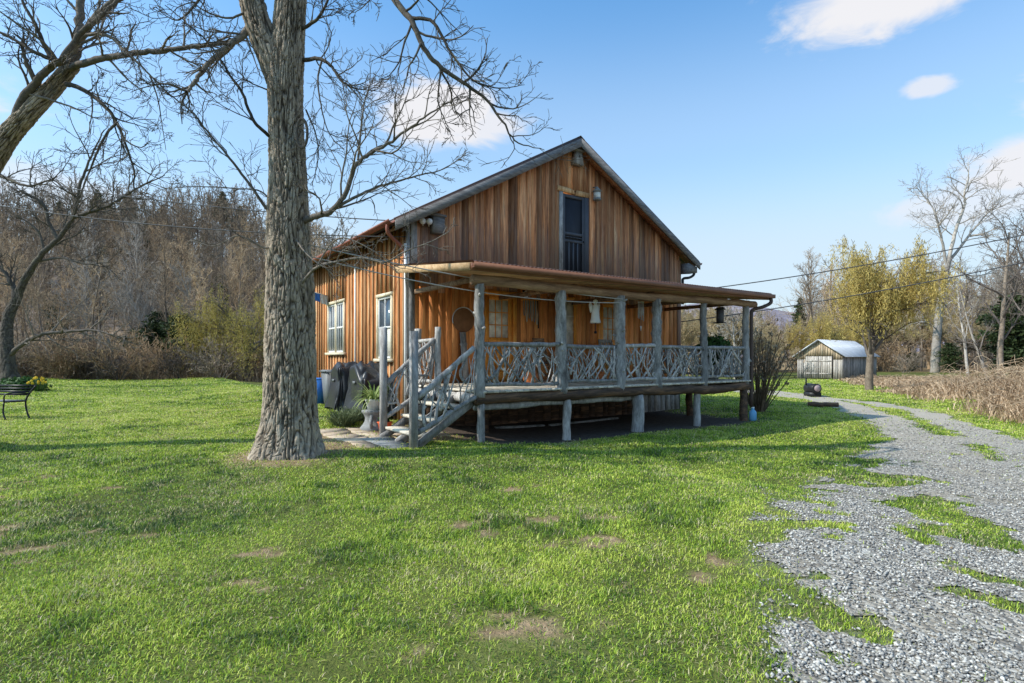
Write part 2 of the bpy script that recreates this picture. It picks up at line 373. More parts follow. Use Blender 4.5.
c = m.mix(m.math('MULTIPLY', m.attr('grav'), .8), c, m.ramp(h, [(.3, (.17,.155,.135)), (.7, (.36,.34,.31))]))
m.base(c); m.b.inputs['Roughness'].default_value = .95; m.b.inputs['Specular IOR Level'].default_value = .1
m.bump(m.math('ADD', g, h), .7, .03)
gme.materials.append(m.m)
ground = bpy.data.objects.new('ground', gme); COL.objects.link(ground); tag(ground, kind='structure')

# gravel drive: ragged sheet 4 mm above the ground
dx = .07
X1 = np.arange(-1.5, 15.5, dx); Y1 = np.arange(1.8, 31, dx)
PX, PY = np.meshgrid(X1, Y1); PM = gravel_mask(PX, PY)
n1 = len(X1); cell = (PM[:-1, :-1]+PM[1:, 1:]+PM[1:, :-1]+PM[:-1, 1:])/4 > .5
k = (np.arange(len(Y1)-1)[:, None]*n1+np.arange(n1-1)[None, :])[cell]
quads = np.stack([k, k+1, k+n1+1, k+n1], -1)
used = np.unique(quads); remap = np.zeros(PX.size, np.int64); remap[used] = np.arange(len(used))
pv = np.stack([PX.ravel()[used], PY.ravel()[used]], -1)
jit = (rng.random(pv.shape)-.5)*.02
pv = pv+jit
pv = np.column_stack([pv, gz(pv[:, 0], pv[:, 1])+.004+fbm(pv[:, 0]*9, pv[:, 1]*9, 8, 2)*.012])
dme = mesh_from('gravel_drive', pv, [], remap[quads], None, False)
m = N('gravel_surface'); v = m.obj(world=True)
vo = m.n('ShaderNodeTexVoronoi', Scale=30.0); m.l(v, vo.inputs['Vector'])
sep = m.n('ShaderNodeSeparateColor'); m.l(vo.outputs['Color'], sep.inputs[0])
c = m.ramp(sep.outputs[0], [(0, (.115,.10,.085)), (.5, (.30,.27,.23)), (1, (.48,.45,.40))])
c = m.mix(m.ramp(m.noise(v, .8, 4, .7), [(.42, (0,0,0)), (.62, (.7,.7,.7))]), c, (.29,.245,.185))
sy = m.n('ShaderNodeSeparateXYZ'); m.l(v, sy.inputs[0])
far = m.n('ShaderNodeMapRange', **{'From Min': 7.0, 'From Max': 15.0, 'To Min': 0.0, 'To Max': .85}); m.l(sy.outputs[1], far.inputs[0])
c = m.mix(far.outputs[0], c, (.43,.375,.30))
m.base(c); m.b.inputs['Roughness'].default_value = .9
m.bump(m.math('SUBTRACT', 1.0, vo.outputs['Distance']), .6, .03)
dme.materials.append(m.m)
drive = bpy.data.objects.new('gravel_drive', dme); COL.objects.link(drive); tag(drive, kind='structure')

# loose stones: low polyhedra
def stones():
    n = 200000
    y = 2.2+rng.random(n)**1.9*13; x = rng.random(n)*(y*.98+1.5-(-1))-1
    gm = gravel_mask(x, y); keep = rng.random(n) < np.clip((gm-.2)*1.5+.05*(gm > .02), 0, 1)*(.35+.65*sstep(.35,.55,fbm(x*2.6, y*2.6, 33, 3)))*np.clip((6/y)**1.0, .1, 1)
    x, y = x[keep], y[keep]; n = len(x)
    base = np.array([[0,0,1],[.95,0,.1],[-.2,.9,.2],[-.85,-.1,-.05],[.1,-.9,.1],[.5,.5,-.6],[-.5,-.5,-.6]])
    fc = np.array([[0,1,2],[0,2,3],[0,3,4],[0,4,1],[1,5,2],[1,4,5],[2,5,3],[3,6,4],[3,5,6],[4,6,5]])
    s = (.005+.0105*rng.random(n)**1.8)*(1+.03*y)
    B = base[None]*(.75+.5*rng.random((n, 7, 1)))*np.array([1.25,.9,.6])
    th = rng.random(n)*2*PI; c_, s_ = np.cos(th), np.sin(th)
    tl = (rng.random(n)-.5)*1.2
    bx, by, bz = B[..., 0], B[..., 1], B[..., 2]
    bx, bz = bx*np.cos(tl)[:, None]-bz*np.sin(tl)[:, None], bx*np.sin(tl)[:, None]+bz*np.cos(tl)[:, None]
    X = bx*c_[:, None]-by*s_[:, None]; Yv = bx*s_[:, None]+by*c_[:, None]
    P = np.stack([X, Yv, bz], -1)*s[:, None, None]+np.stack([x, y, gz(x, y)+.012+s*.3], -1)[:, None, :]
    T = (fc[None]+(np.arange(n)*7)[:, None, None]).reshape(-1, 3)
    me = mesh_from('gravel_stones', P.reshape(-1, 3), T, [], np.repeat(rng.random(n), 7))
    mm = N('loose_stone'); f = mm.noise(mm.obj(world=True), 60, 3)
    cc = mm.ramp(mm.attr('tint'), [(0, (.085,.076,.066)), (.45, (.27,.247,.215)), (.8, (.49,.455,.40)), (1, (.74,.695,.62))])
    mm.base(mm.mix(.3, cc, mm.ramp(f, [(.3, (.2,.2,.2)), (.7, (.5,.49,.47))]))); mm.b.inputs['Roughness'].default_value = .85
    me.materials.append(mm.m)
    o = bpy.data.objects.new('gravel_stones', me); COL.objects.link(o)
    tag(o, 'loose grey crushed stone scattered over the drive', 'gravel', kind='stuff')
stones()

# grass blades
def grass():
    n = 2300000
    y = 2.2+rng.random(n)**1.55*40; xw = .98*y+2.2; x = (rng.random(n)*2-1)*xw
    dens = np.clip((5.0/y)**1.35, 0, 1)*1.0
    # rejection against the sampling density so that the density per square metre follows dens
    pdf = (1/1.55)*((y-2.2)/40+1e-4)**(1/1.55-1)/xw
    w = dens/pdf; w = np.clip(w/np.quantile(w, .9), 0, 1)
    gm = gravel_mask(x, y); d_, um_ = dirt_mask(x, y); dr = dry_mask(x, y); u, v = to_uv(x, y)
    inhouse = (u > -.02) & (u < 9.7) & (v > 0)
    nn = fbm(x*2.1, y*2.1, 61, 3)
    w = w*np.clip(1.05-gm*1.25, .025, 1)*np.clip(1-d_*.93, .0, 1)*(1-um_)*np.clip(1-dr*1.05, 0, 1)*(~inhouse)*np.clip(-.05+1.9*nn, 0, 1)
    keep = rng.random(n) < w
    x, y, d_ = x[keep], y[keep], d_[keep]; n = len(x)
    nz = fbm(x*1.3, y*1.3, 71, 3)
    clump = sstep(.56, .72, fbm(x*2.7, y*2.7, 91, 2))
    h = (.016+.026*rng.random(n))*(.6+.8*nz)*(1+.5*clump)*(1+.02*y)
    wd = np.clip(.00060*y, .0026, .03)*(.7+.6*rng.random(n))
    td = rng.random(n)*2*PI; th = td+PI/2+(rng.random(n)-.5)*.8; el = .08+1.1*rng.random(n)**1.5+.15*clump
    z = gz(x, y)-.004
    P0 = np.stack([x, y, z], -1); wv = np.stack([np.cos(th), np.sin(th), 0*x], -1)*wd[:, None]
    ld = np.stack([np.cos(td), np.sin(td), 0*x], -1)
    up = np.array([0,0,1.])
    e1 = (np.minimum(el+.45, 1.5))[:, None]; e2 = (el-.25)[:, None]; hh_ = h[:, None]*.55
    P1 = P0+(ld*np.cos(e1)+up*np.sin(e1))*hh_; P2 = P1+(ld*np.cos(e2)+up*np.sin(e2))*hh_
    Vv = np.stack([P0-wv, P0+wv, P1+wv*.8, P1-wv*.8, P2], 1).reshape(-1, 3)
    b = np.arange(n)*5
    q = np.stack([b, b+1, b+2, b+3], -1); t = np.stack([b+3, b+2, b+4], -1)
    tone = np.clip(rng.random(n)*.85-.05+1.0*(fbm(x*.7, y*.7, 101, 4)-.5)+.5*(fbm(x*5, y*5, 103, 2)-.5)-clump*.25+.2+.12*sstep(7, 16, y), 0, 1)
    tone = tone-.05+.10*sstep(7, 16, y)
    straw = rng.random(n) < .07+.35*d_+.20*sstep(.5,.75,fbm(x*1.7, y*1.7, 107, 3))
    tone = np.where(straw, 1.15+.85*rng.random(n), tone)
    me = mesh_from('grass', Vv, t, q, np.repeat(tone, 5)); me.materials.append(M['grassblade'])
    o = bpy.data.objects.new('grass', me); COL.objects.link(o)
    tag(o, 'short bright green lawn grass', 'grass', kind='stuff')
    print('blades', n)
grass()

# ================================================================== THE HOUSE (local axes: x along the front, y into the house)
house = thing('farmhouse', 'rustic brown board farmhouse with gabled metal roof and log porch', 'house', C0, ANG)
UR, ZR, ZL, ZRr = 5.0, 7.92, 4.87, 4.92
def ztop(u): return ZR-(UR-u)*(ZR-ZL)/5.52 if u < UR else ZR-(u-UR)*(ZR-ZRr)/5.23
HW, HD = 9.66, 10.0
# structural walls behind the boards
b = MB()
b.prism([(0.03,.02),(HW-.03,.02),(HW-.03,ztop(HW)-.14),(UR,ZR-.15),(.03,ztop(0)-.14)], 'y', .03, .13, .5)
b.prism([(0.03,.02),(HW-.03,.02),(HW-.03,ztop(HW)-.14),(UR,ZR-.15),(.03,ztop(0)-.14)], 'y', HD-.13, HD-.03, .5)
b.box(.03, .13, .14, HD-.14, .02, ztop(0)-.16, .5); b.box(HW-.13, HW-.03, .14, HD-.14, .02, ztop(HW)-.16, .5)
b.build('wall_core', M['porchwall'], house)
# gable boards
b = MB(); u = 0.02
ops_g = [(4.50, 5.60, 4.0, 6.52)]
while u < HW-.02:
    w = R.uniform(.17, .29); u1 = min(u+w, HW-.01); d = R.uniform(0, .012); t = R.random()
    z0 = R.uniform(3.3, 3.6)
    um = (u+u1)/2
    a, c = ztop(u)-.13, ztop(u1)-.13
    def board(zlo, za, zc): b.prism([(u+.004, zlo), (u1-.004, zlo), (u1-.004, zc), (u+.004, za)] if not (u < UR < u1) else [(u+.004, zlo), (u1-.004, zlo), (u1-.004, zc), (UR, min(za, zc)+.02), (u+.004, za)], 'y', -.012-d, .03, t)
    if 4.50 < um < 5.60: board(6.5, a, c)
    else: board(z0, a, c)
    u = u1
b.build('gable_boards', M['gable'], house)
# porch wall boards, leaving the doors and the window open
b = MB(); u = .02; ops = [(2.0, 2.98, 1.1, 3.42), (4.42, 5.12, 2.05, 3.42), (6.0, 6.98, 1.1, 3.42), (7.35, 7.85, 2.2, 3.4)]
ops = ops[:3]
while u < HW-.02:
    w = R.uniform(.16, .27); u1 = min(u+w, HW-.01)
    for o in ops:
        if u < o[0] < u1: u1 = o[0]
        if u < o[1] < u1: u1 = o[1]
    if u1-u < .03: u = u1; continue
    um = (u+u1)/2; d = R.uniform(0, .014); t = R.random(); hole = [o for o in ops if o[0] < um < o[1]]
    if hole:
        o = hole[0]; b.box(u+.003, u1-.003, -.01-d, .03, o[3], 3.78, t)
        if o[2] > 1.2: b.box(u+.003, u1-.003, -.01-d, .03, 1.06, o[2], t)
    else: b.box(u+.003, u1-.003, -.01-d, .03, 1.06, 3.78, t)
    u = u1
b.build('porch_wall_boards', M['porchwall'], house)
for lo_, hi_, mt in ((.1, 7.6, 'rim'), (7.6, HW, 'grey')):      # skirting boards below the floor
    b = MB(); u = lo_
    while u < hi_: w = R.uniform(.2, .34); b.box(u, min(u+w-.012, hi_), -.02-R.uniform(0,.02), .03, -.1, 1.04); u += w
    b.build('skirting', M[mt], house)
# side boards and battens
wins = [(4.72, 6.42, 1.86, 3.44), (.98, 1.98, 1.68, 3.30)]
b = MB(); t_ = MB(); v = .02
def spans(v0, v1, zlo, zhi):
    out = [(zlo, zhi)]
    for w in wins:
        if v1 > w[0]-.06 and v0 < w[1]+.06: out = [(zlo, w[2]-.06), (w[3]+.06, zhi)]
    return out
while v < HD:
    w = R.uniform(.26, .31); v1 = min(v+w, HD); tt = R.random()
    for zlo, zhi in spans(v+.01, v1-.01, .12, 5.0): b.box(-.012-R.uniform(0,.006), .03, v+.004, v1-.004, zlo, zhi, tt)
    bt = R.random()
    for zlo, zhi in spans(v1-.03, v1+.03, .10, 4.98): t_.box(-.055, -.013, v1-.022, v1+.022, zlo, zhi, bt)
    v = v1
b.build('side_boards', M['side'], house); t_.build('side_battens', M['batten'], house)
b = MB(); v = .02
while v < HD: w = R.uniform(.22, .3); b.box(HW-.03, HW+.012, v, v+w-.006, .1, 5.0); v += w
b.build('right_boards', M['gable'], house)
b = MB(); u = .02
while u < HW: w = R.uniform(.22, .3); b.box(u, u+w-.006, HD-.03, HD+.012, .1, min(ztop(u), ztop(u+w))-.15); u += w
b.build('back_boards', M['gable'], house)
b = MB(); b.box(-.05, .10, -.045, -.017, 1.05, 3.78, .4); b.box(.0, .16, -.045, -.017, 3.90, 4.98, .6); b.box(-.075, -.02, -.03, .09, .1, 4.95, .3); b.build('corner_board', M['grey'], house)
b = MB(); b.box(HW-.14, HW+.04, -.045, -.017, 1.05, 3.78, .3); b.box(HW-.14, HW+.04, -.045, -.017, 3.92, 4.95, .3); b.build('corner_board', M['gable'], house)
# roof
roofs = []
b = MB()
V0, V1 = -.36, HD+.36
b.prism([(-.52,ZL),(UR,ZR),(UR,ZR-.10),(-.52,ZL-.10)], 'y', V0, V1, .4)
b.prism([(10.23,ZRr),(10.23,ZRr-.10),(UR+.001,ZR-.10),(UR+.001,ZR)], 'y', V0, V1, .5)
vv = V0+.02
while vv < V1:
    b.bar((-.54, vv, ZL+.0), (UR-.02, vv, ZR+.01), .03, .05, .4); b.bar((10.25, vv, ZRr), (UR+.02, vv, ZR+.01), .03, .05, .5); vv += .45
roof = b.build('roof', M['roofmetal'], house)
b = MB(); b.prism([(UR-.16,ZR-.05),(UR,ZR+.055),(UR+.16,ZR-.05),(UR,ZR+.03)], 'y', V0-.01, V1+.01, .4); b.build('ridge_cap', M['roofmetal'], roof)
for s in (0, 1):
    b = MB(); y0, y1 = (V0-.045, V0-.004) if s == 0 else (V1+.004, V1+.045)
    b.prism([(-.53,ZL-.035),(UR,ZR-.035),(UR,ZR-.27),(-.53,ZL-.27)], 'y', y0, y1, .35); b.build('rake_board', M['rake'], roof)
    b = MB(); b.prism([(10.24,ZRr-.035),(10.24,ZRr-.26),(UR+.002,ZR-.27),(UR+.002,ZR-.035)], 'y', y0, y1, .25); b.build('rake_board', M['rake'], roof)
b = MB()                                                    # soffit boards under the gable overhang
b.prism([(-.45,ZL-.105),(UR,ZR-.115),(UR,ZR-.14),(-.45,ZL-.13)], 'y', V0+.004, -.02, .4)
b.prism([(10.15,ZRr-.105),(10.15,ZRr-.13),(UR+.002,ZR-.14),(UR+.002,ZR-.115)], 'y', V0+.004, -.02, .4)
b.build('soffit', M['gable'], roof)
v = .25
while v < HD:
    b = MB(); b.bar((.02, v, ztop(0)-.20), (-.44, v, ZL-.17), .06, .13, up=(0,1,0)); b.build('rafter_tail', M['beam'], roof); v += .61
def half_pipe(mb, u, z, r, v0, v1, th=.012):
    arc = [(u+r*math.cos(a), z+r*math.sin(a)) for a in np.linspace(PI, 2*PI, 9)]
    arc2 = [(u+(r-th)*math.cos(a), z+(r-th)*math.sin(a)) for a in np.linspace(2*PI, PI, 9)]
    mb.prism(arc+arc2, 'y', v0, v1, .5)
b = MB(); half_pipe(b, -.60, ZL-.02, .085, V0, V1); b.build('gutter', M['gutter'], roof)
b = MB(); half_pipe(b, 10.31, ZRr-.02, .085, V0, V1); b.build('gutter', M['roofmetal'], roof)
def smooth_path(pts, n=24):
    pts = np.asarray(pts, float); P = np.vstack([2*pts[0]-pts[1], pts, 2*pts[-1]-pts[-2]]); out = []
    m = len(pts)-1
    for t in np.linspace(0, m-1e-6, n):
        i = int(t); f = t-i; a, b_, c, d = P[i:i+4]
        out.append(.5*((2*b_)+(c-a)*f+(2*a-5*b_+4*c-d)*f*f+(3*b_-a-3*c+d)*f**3))
    return np.array(out)
b = MB(); b.tube(smooth_path([(-.60,-.1,4.80),(-.60,-.1,4.62),(-.45,-.06,4.48),(-.2,.05,4.36),(-.10,.10,4.25),(-.10,.10,4.0)], 20), .045, 8); b.build('downspout', M['gutter'], house)
b = MB(); b.tube([(-.115,.0,4.42),(-.115,.0,.2)], .04, 8); b.build('downspout', M['white'], house)
b = MB(); b.tube([(-.085,3.62,4.4),(-.085,3.62,.6)], .03, 8); b.build('conduit', M['white'], house)
b = MB(); b.prism([(HW+.05,4.50),(HW+.50,4.55),(HW+.50,4.74),(HW+.05,4.84)], 'y', -.335, -.03, .3); b.build('cornice_return', M['rake'], house)
b = MB(); b.tube(smooth_path([(10.31,-.1,4.82),(10.3,-.1,4.55),(10.1,-.08,4.42),(9.8,-.06,4.36),(9.76,-.06,4.2),(9.76,-.06,3.5)], 20), .045, 8); b.build('downspout', M['black'], house)
# screen door in the gable
sd = MB(); x0, x1 = 4.64, 5.42
sd.box(x0, x0+.07, -.03, .0, 4.02, 6.37, .4); sd.box(x1-.07, x1, -.03, .0, 4.02, 6.37, .4)
for z0, z1 in ((6.28,6.37),(5.22,5.30),(5.02,5.09),(4.02,4.14)): sd.box(x0+.071, x1-.071, -.028, .0, z0, z1, .5)
for k in range(3): sd.box(x0+.20+k*.16, x0+.24+k*.16, -.026, .0, 4.15, 5.018, .6)
for k in range(5): sd.lathe([(.045,0),(.06,.012),(.045,.024)], 8, (x0+.145+k*.122, -.014, 5.145), .6)
door = sd.build('screen_door', M['screenframe'], house)
b = MB(); b.box(x0+.02, x1-.02, .002, .02, 4.05, 6.34, .5); b.build('screen', M['screen'], door)
b = MB(); b.lathe([(.02,0),(.03,.02),(.02,.04)], 8, (x1-.035, -.05, 5.06)); b.build('handle', M['black'], door)
b = MB(); b.box(4.50, 4.625, -.045, .02, 4.0, 6.46, .75); b.build('door_trim', M['grey'], house)
b = MB(); b.box(5.435, 5.60, -.04, .02, 4.0, 6.40, .25); b.build('door_trim', M['screenframe'], house)
b = MB(); b.prism([(4.42,6.42),(5.05,6.40),(5.02,6.50),(4.9,6.54),(4.44,6.56)], 'y', -.06, -.018, .8); b.prism([(5.07,6.37),(5.62,6.39),(5.6,6.52),(5.12,6.53)], 'y', -.055, -.018, .6); b.build('door_lintel', M['batten'], house)
b = MB(); b.lathe([(.11,0),(.13,.04),(.10,.06),(.10,.24),(.14,.26),(.05,.36),(.02,.40)], 10, (5.80, -.17, 6.32)); b.bar((5.8,-.17,6.7),(5.8,-.01,6.74),.03,.03); wl = b.build('wall_lantern', M['stone'], house)
b = MB(); b.lathe([(.085,0),(.104,.02),(.104,.15),(.085,.17)], 10, (5.80, -.17, 6.385)); b.build('lantern_glass', M['curtainglass'], wl)
b = MB(); b.box(.50, .80, -.22, -.02, 4.72, 5.12, .3); b.prism([(.46,5.12),(.84,5.12),(.84,5.16),(.46,5.19)], 'y', -.25, -.02, .3); b.build('vent_box', M['rake'], house)
for du, dv in ((.25, -.13), (.40, -.18)):
    b = MB(); a = np.array([du, dv, 4.97]); d = norm(np.array([-.25,-.9,-.25])); b.tube([a-d*.09, a-d*.05, a+d*.03, a+d*.07], [.02,.04,.06,.075], 12); fl = b.build('floodlight', M['white'], house, True)
    b = MB(); b.tube([a-d*.08, (du+.06, -.05, 4.88)], .014, 6); b.build('floodlight_arm', M['white'], fl)

# windows on the side wall
def side_window(v0, v1, z0, z1, double):
    b = MB(); fw = .055
    b.box(-.075, .0, v0-.02, v0+fw, z0+.03, z1, .5); b.box(-.075, .0, v1-fw, v1+.02, z0+.03, z1, .5)
    b.box(-.08, .0, v0-.05, v1+.05, z1+.002, z1+.09, .7)
    if double: mid = (v0+v1)/2; b.box(-.072, .0, mid-.05, mid+.05, z0+.03, z1-.001, .4)
    w = b.build('window', M['cream'], house)
    b = MB(); b.box(-.13, .0, v0-.09, v1+.09, z0-.05, z0+.028, .8); b.build('sill', M['cream'], w)
    parts = [(v0+fw, v1-fw)] if not double else [(v0+fw, (v0+v1)/2-.05), ((v0+v1)/2+.05, v1-fw)]
    for a, c in parts:
        s = MB(); zm = (z0+z1)/2+.02
        for zz in (z0+.03, zm-.03, z1-.06): s.box(-.045, -.012, a+.001, c-.001, zz, zz+.055, .6)
        for p, q in ((a, a+.045), (c-.045, c)): s.box(-.043, -.012, p+.001, q-.001, z0+.031, z1-.004, .6)
        s.box(-.04, -.014, (a+c)/2-.012, (a+c)/2+.012, z0+.09, z1-.065, .6)
        if double:
            for q_ in (.25, .75): s.box(-.039, -.015, a+(c-a)*q_-.014, a+(c-a)*q_+.014, z0+.09, z1-.065, .6)
        s.build('sash', M['white'], w)
        g = MB(); g.box(-.026, -.02, a+.03, c-.03, z0+.06, z1-.03, .5); g.build('pane', M['glass'], w)
        g = MB(); ycur = np.linspace(a+.03, c-.03, 30)
        hcur = z0+(z1-z0)*.5
        for yy, y2 in zip(ycur[:-1], ycur[1:]):
            dd = .006*math.sin(yy*60)
            g.box(-.0275+dd*.2, -.0265+dd*.2, yy, y2, z0+.07, hcur, .5)
        if not double: g.build('curtain', M['curtain'], w)
side_window(*wins[0], True); side_window(*wins[1], False)

# doors and window on the porch
def light_grid(mb, x0, x1, z0, z1, nx_, nz_, y0, y1, t=.022):
    for i in range(1, nx_): x = x0+(x1-x0)*i/nx_; mb.box(x-t/2, x+t/2, y0, y1, z0, z1, .4)
    for j in range(1, nz_):
        z = z0+(z1-z0)*j/nz_
        for i in range(nx_):
            a = x0+(x1-x0)*i/nx_+(t/2+.001 if i else 0); c = x0+(x1-x0)*(i+1)/nx_-(t/2+.001 if i < nx_-1 else 0)
            mb.box(a, c, y0+.001, y1-.001, z-t/2, z+t/2, .4)
def porch_door(x0, glassmat):
    w = .88; b = MB(); gx0, gx1, gz0, gz1 = x0+.14, x0+w-.14, 2.26, 3.24
    b.box(x0, gx0, -.02, .025, 1.125, 3.34, .5); b.box(gx1, x0+w, -.02, .025, 1.125, 3.34, .55)
    b.box(gx0+.001, gx1-.001, -.019, .025, gz1, 3.339, .5); b.box(gx0+.001, gx1-.001, -.019, .025, 2.04, gz0, .45); b.box(gx0+.001, gx1-.001, -.019, .025, 1.126, 1.36, .5)
    b.box(gx0+.001, (gx0+gx1)/2-.05, -.008, .025, 1.361, 2.039, .35); b.box((gx0+gx1)/2+.05, gx1-.001, -.008, .025, 1.361, 2.039, .35); b.box((gx0+gx1)/2-.049, (gx0+gx1)/2+.049, -.018, .025, 1.361, 2.039, .5)
    light_grid(b, gx0, gx1, gz0, gz1, 3, 3, -.017, .02)
    d = b.build('door', M['door'], house)
    g = MB(); g.box(gx0, gx1, .0, .006, gz0, gz1, .5); g.build('pane', glassmat, d)
    h = MB(); h.tube([(x0+w-.07, -.02, 2.06), (x0+w-.07, -.07, 2.06)], .012, 8); h.lathe([(.012,0),(.03,.012),(.03,.03),(.012,.042)], 10, (x0+w-.07, -.075, 2.04)); h.build('handle', M['black'], d)
    t = MB(); t.box(x0-.115, x0-.004, -.045, -.015, 1.12, 3.47, .45); t.box(x0+w+.004, x0+w+.115, -.045, -.015, 1.12, 3.47, .5); t.box(x0-.004, x0+w+.004, -.044, -.015, 3.345, 3.469, .5); t.build('door_trim', M['door'], d)
porch_door(2.04, M['curtainglass']); porch_door(6.05, M['curtainglass'])
b = MB(); b.box(4.42, 4.50, -.05, .02, 2.02, 3.46, .5); b.box(5.04, 5.12, -.05, .02, 2.02, 3.46, .5); b.box(4.501, 5.039, -.05, .02, 3.36, 3.459, .5); b.box(4.36, 5.18, -.09, .02, 1.97, 2.018, .6)
pw = b.build('window', M['door'], house)
b = MB(); light_grid(b, 4.50, 5.04, 2.02, 3.36, 2, 3, -.02, .01); b.build('sash', M['white'], pw)
b = MB(); b.box(4.50, 5.04, -.004, .002, 2.02, 3.36, .5); b.build('pane', M['curtainglass'], pw)

# ---- porch
PL, PR_, PF = -.02, 8.66, -3.14
b = MB(); u = PL
while u < PR_-.02: w = R.uniform(.13, .16); b.box(u, min(u+w-.008, PR_), PF-.10+R.uniform(-.02, .01), -.05, 1.075, 1.12); u += w
b.build('porch_floor', M['deck'], house)
def log(a, c, r0, r1, k=10, n=14, wob=.16, bend=.02, seed=None):
    a = np.asarray(a, float); c = np.asarray(c, float); t = np.linspace(0, 1, n)[:, None]
    p = a+(c-a)*t; o = np.cumsum(rng.normal(0, bend/3, (n, 3)), 0); o = o-o[0]-(o[-1]-o[0])*t; p = p+o
    m = MB(); m.tube(p, np.linspace(r0, r1, n)*(1+rng.normal(0, .05, n)), k, wob=wob)
    return m
log((PL-.06, PF, .96), (PR_+.05, PF, .96), .115, .115, 12, 40, .12, .03).build('rim_log', M['rim'], house, True)
log((PL, PF+.14, .80), (PR_*.5, PF+.14, .80), .07, .07, 10, 20).build('floor_beam', M['grey'], house, True)
log((PR_, PF+.15, .96), (PR_, -.1, .96), .10, .10, 10, 20).build('rim_log', M['rim'], house, True)
log((PL, PF+.15, .96), (PL, -.1, .96), .10, .10, 10, 20).build('rim_log', M['grey'], house, True)
for v in (-2.4, -1.6, -.8):
    b = MB(); b.box(.1, PR_-.12, v-.04, v+.04, .88, 1.073, .3); b.build('floor_joist', M['beam'], house)
for u, r, mt in ((.06,.075,'log'),(2.18,.085,'grey'),(4.32,.14,'grey'),(6.5,.085,'grey'),(8.5,.10,'rim')):
    log((u, PF+.02, -.15), (u, PF+.02, .88), r*1.05, r, 10, 8, .14).build('support_post', M[mt], house, True)
for u in (1.2, 3.6, 6.2, 8.4): log((u, -1.4, -.1), (u, -1.4, .88), .10, .10, 8, 6).build('support_post', M['rim'], house, True)
posts = [(0.0, .098, 'log'), (2.02, .115, 'log'), (3.70, .125, 'grey'), (4.98, .115, 'log'), (6.72, .088, 'grey'), (8.55, .09, 'grey')]
for u, r, mt in posts:
    b = log((u, PF-.01, 1.0), (u+R.uniform(-.03,.03), PF, 3.14), r*1.08, r*.92, 12, 24, .24, .016)
    for k in range(5):
        z = R.uniform(1.3, 3.0); a = R.uniform(0, 2*PI); p = np.array([u, PF-.03, z]); d = np.array([math.cos(a), math.sin(a), .4])
        b.tube([p+d*r*.6, p+d*(r+R.uniform(.01,.05))], [.03, .02], 6)
    b.build('porch_post', M[mt], house, True)
log((-.15, PF, 3.22), (9.0, PF, 3.22), .10, .09, 10, 30, .1, .03).build('porch_beam', M['beam'], house, True)
for u in (.1, 2.5, 4.98, 7.2, 8.9):
    b = MB(); b.box(u-.04, u+.04, PF+.11, -.05, 3.24, 3.34, .4); b.build('ceiling_beam', M['beam'], house)
# porch roof: corrugated sheet, ceiling, fascia, gutter end and spout
u0, u1 = -.36, 9.22; vf = -3.49
nu = 500; uu = np.linspace(u0, u1, nu); wav = .012*np.sin(uu*2*PI/.095)
vs_ = np.array([vf-.03, vf*.5, -.016]); P = []
for th in (0, -.012):
    for v in vs_: P.append(np.stack([uu, np.full(nu, v), 3.86+.109*v+.03+wav+th], -1))
P = np.concatenate(P); Q = []
i = np.arange(nu-1)
for a in (0, 1): Q += [np.stack([i+a*nu, i+1+a*nu, i+1+(a+1)*nu, i+(a+1)*nu], -1), np.stack([i+(a+3)*nu, i+(a+4)*nu, i+1+(a+4)*nu, i+1+(a+3)*nu], -1)]
Q.append(np.stack([i, i+3*nu, i+1+3*nu, i+1], -1)); Q.append(np.stack([i+2*nu, i+1+2*nu, i+1+5*nu, i+5*nu], -1))
b = MB(); b.add(P, np.concatenate(Q)); proof = b.build('porch_roof', M['porchmetal'], house)
b = MB(); u = u0+.03
while u < u1-.05:
    w = R.uniform(.18, .24); x1 = min(u+w-.006, u1-.03); zf = 3.86+.109*(vf+.05)-.09
    b.add([(u,vf+.05,zf),(x1,vf+.05,zf),(x1,-.05,3.77),(u,-.05,3.77),(u,vf+.05,zf+.09),(x1,vf+.05,zf+.09),(x1,-.05,3.86),(u,-.05,3.86)], [[3,2,1,0],[4,5,6,7],[0,1,5,4],[2,3,7,6],[0,4,7,3],[1,2,6,5]], tint=R.random()); u += w
b.build('ceiling_boards', M['ceiling'], proof)
b = MB(); b.box(u0, u1, vf-.0, vf+.045, 3.335, 3.472, .5); b.box(u0-.01, u1+.04, vf-.10, vf-.004, 3.375, 3.388, .5); b.box(u0-.01, u1+.04, vf-.115, vf-.101, 3.376, 3.475, .6); b.build('fascia', M['fascia'], proof)
for uu_ in (u0-.02, u1):
    b = MB(); b.prism([(vf+.05,3.335),(-.02,3.70),(-.02,3.86),(vf+.05,3.475)], 'x', uu_, uu_+.022, .45); b.build('fascia', M['ceiling'], proof)
b = MB(); b.tube(smooth_path([(u1-.1,vf-.06,3.38),(u1-.12,vf-.06,3.24),(u1-.3,vf+.06,3.13),(8.78,vf+.25,3.06),(8.72,vf+.27,2.9),(8.72,vf+.27,2.0),(8.72,vf+.27,.40)], 40), .048, 8); b.build('downspout', M['pipe'], house, True)

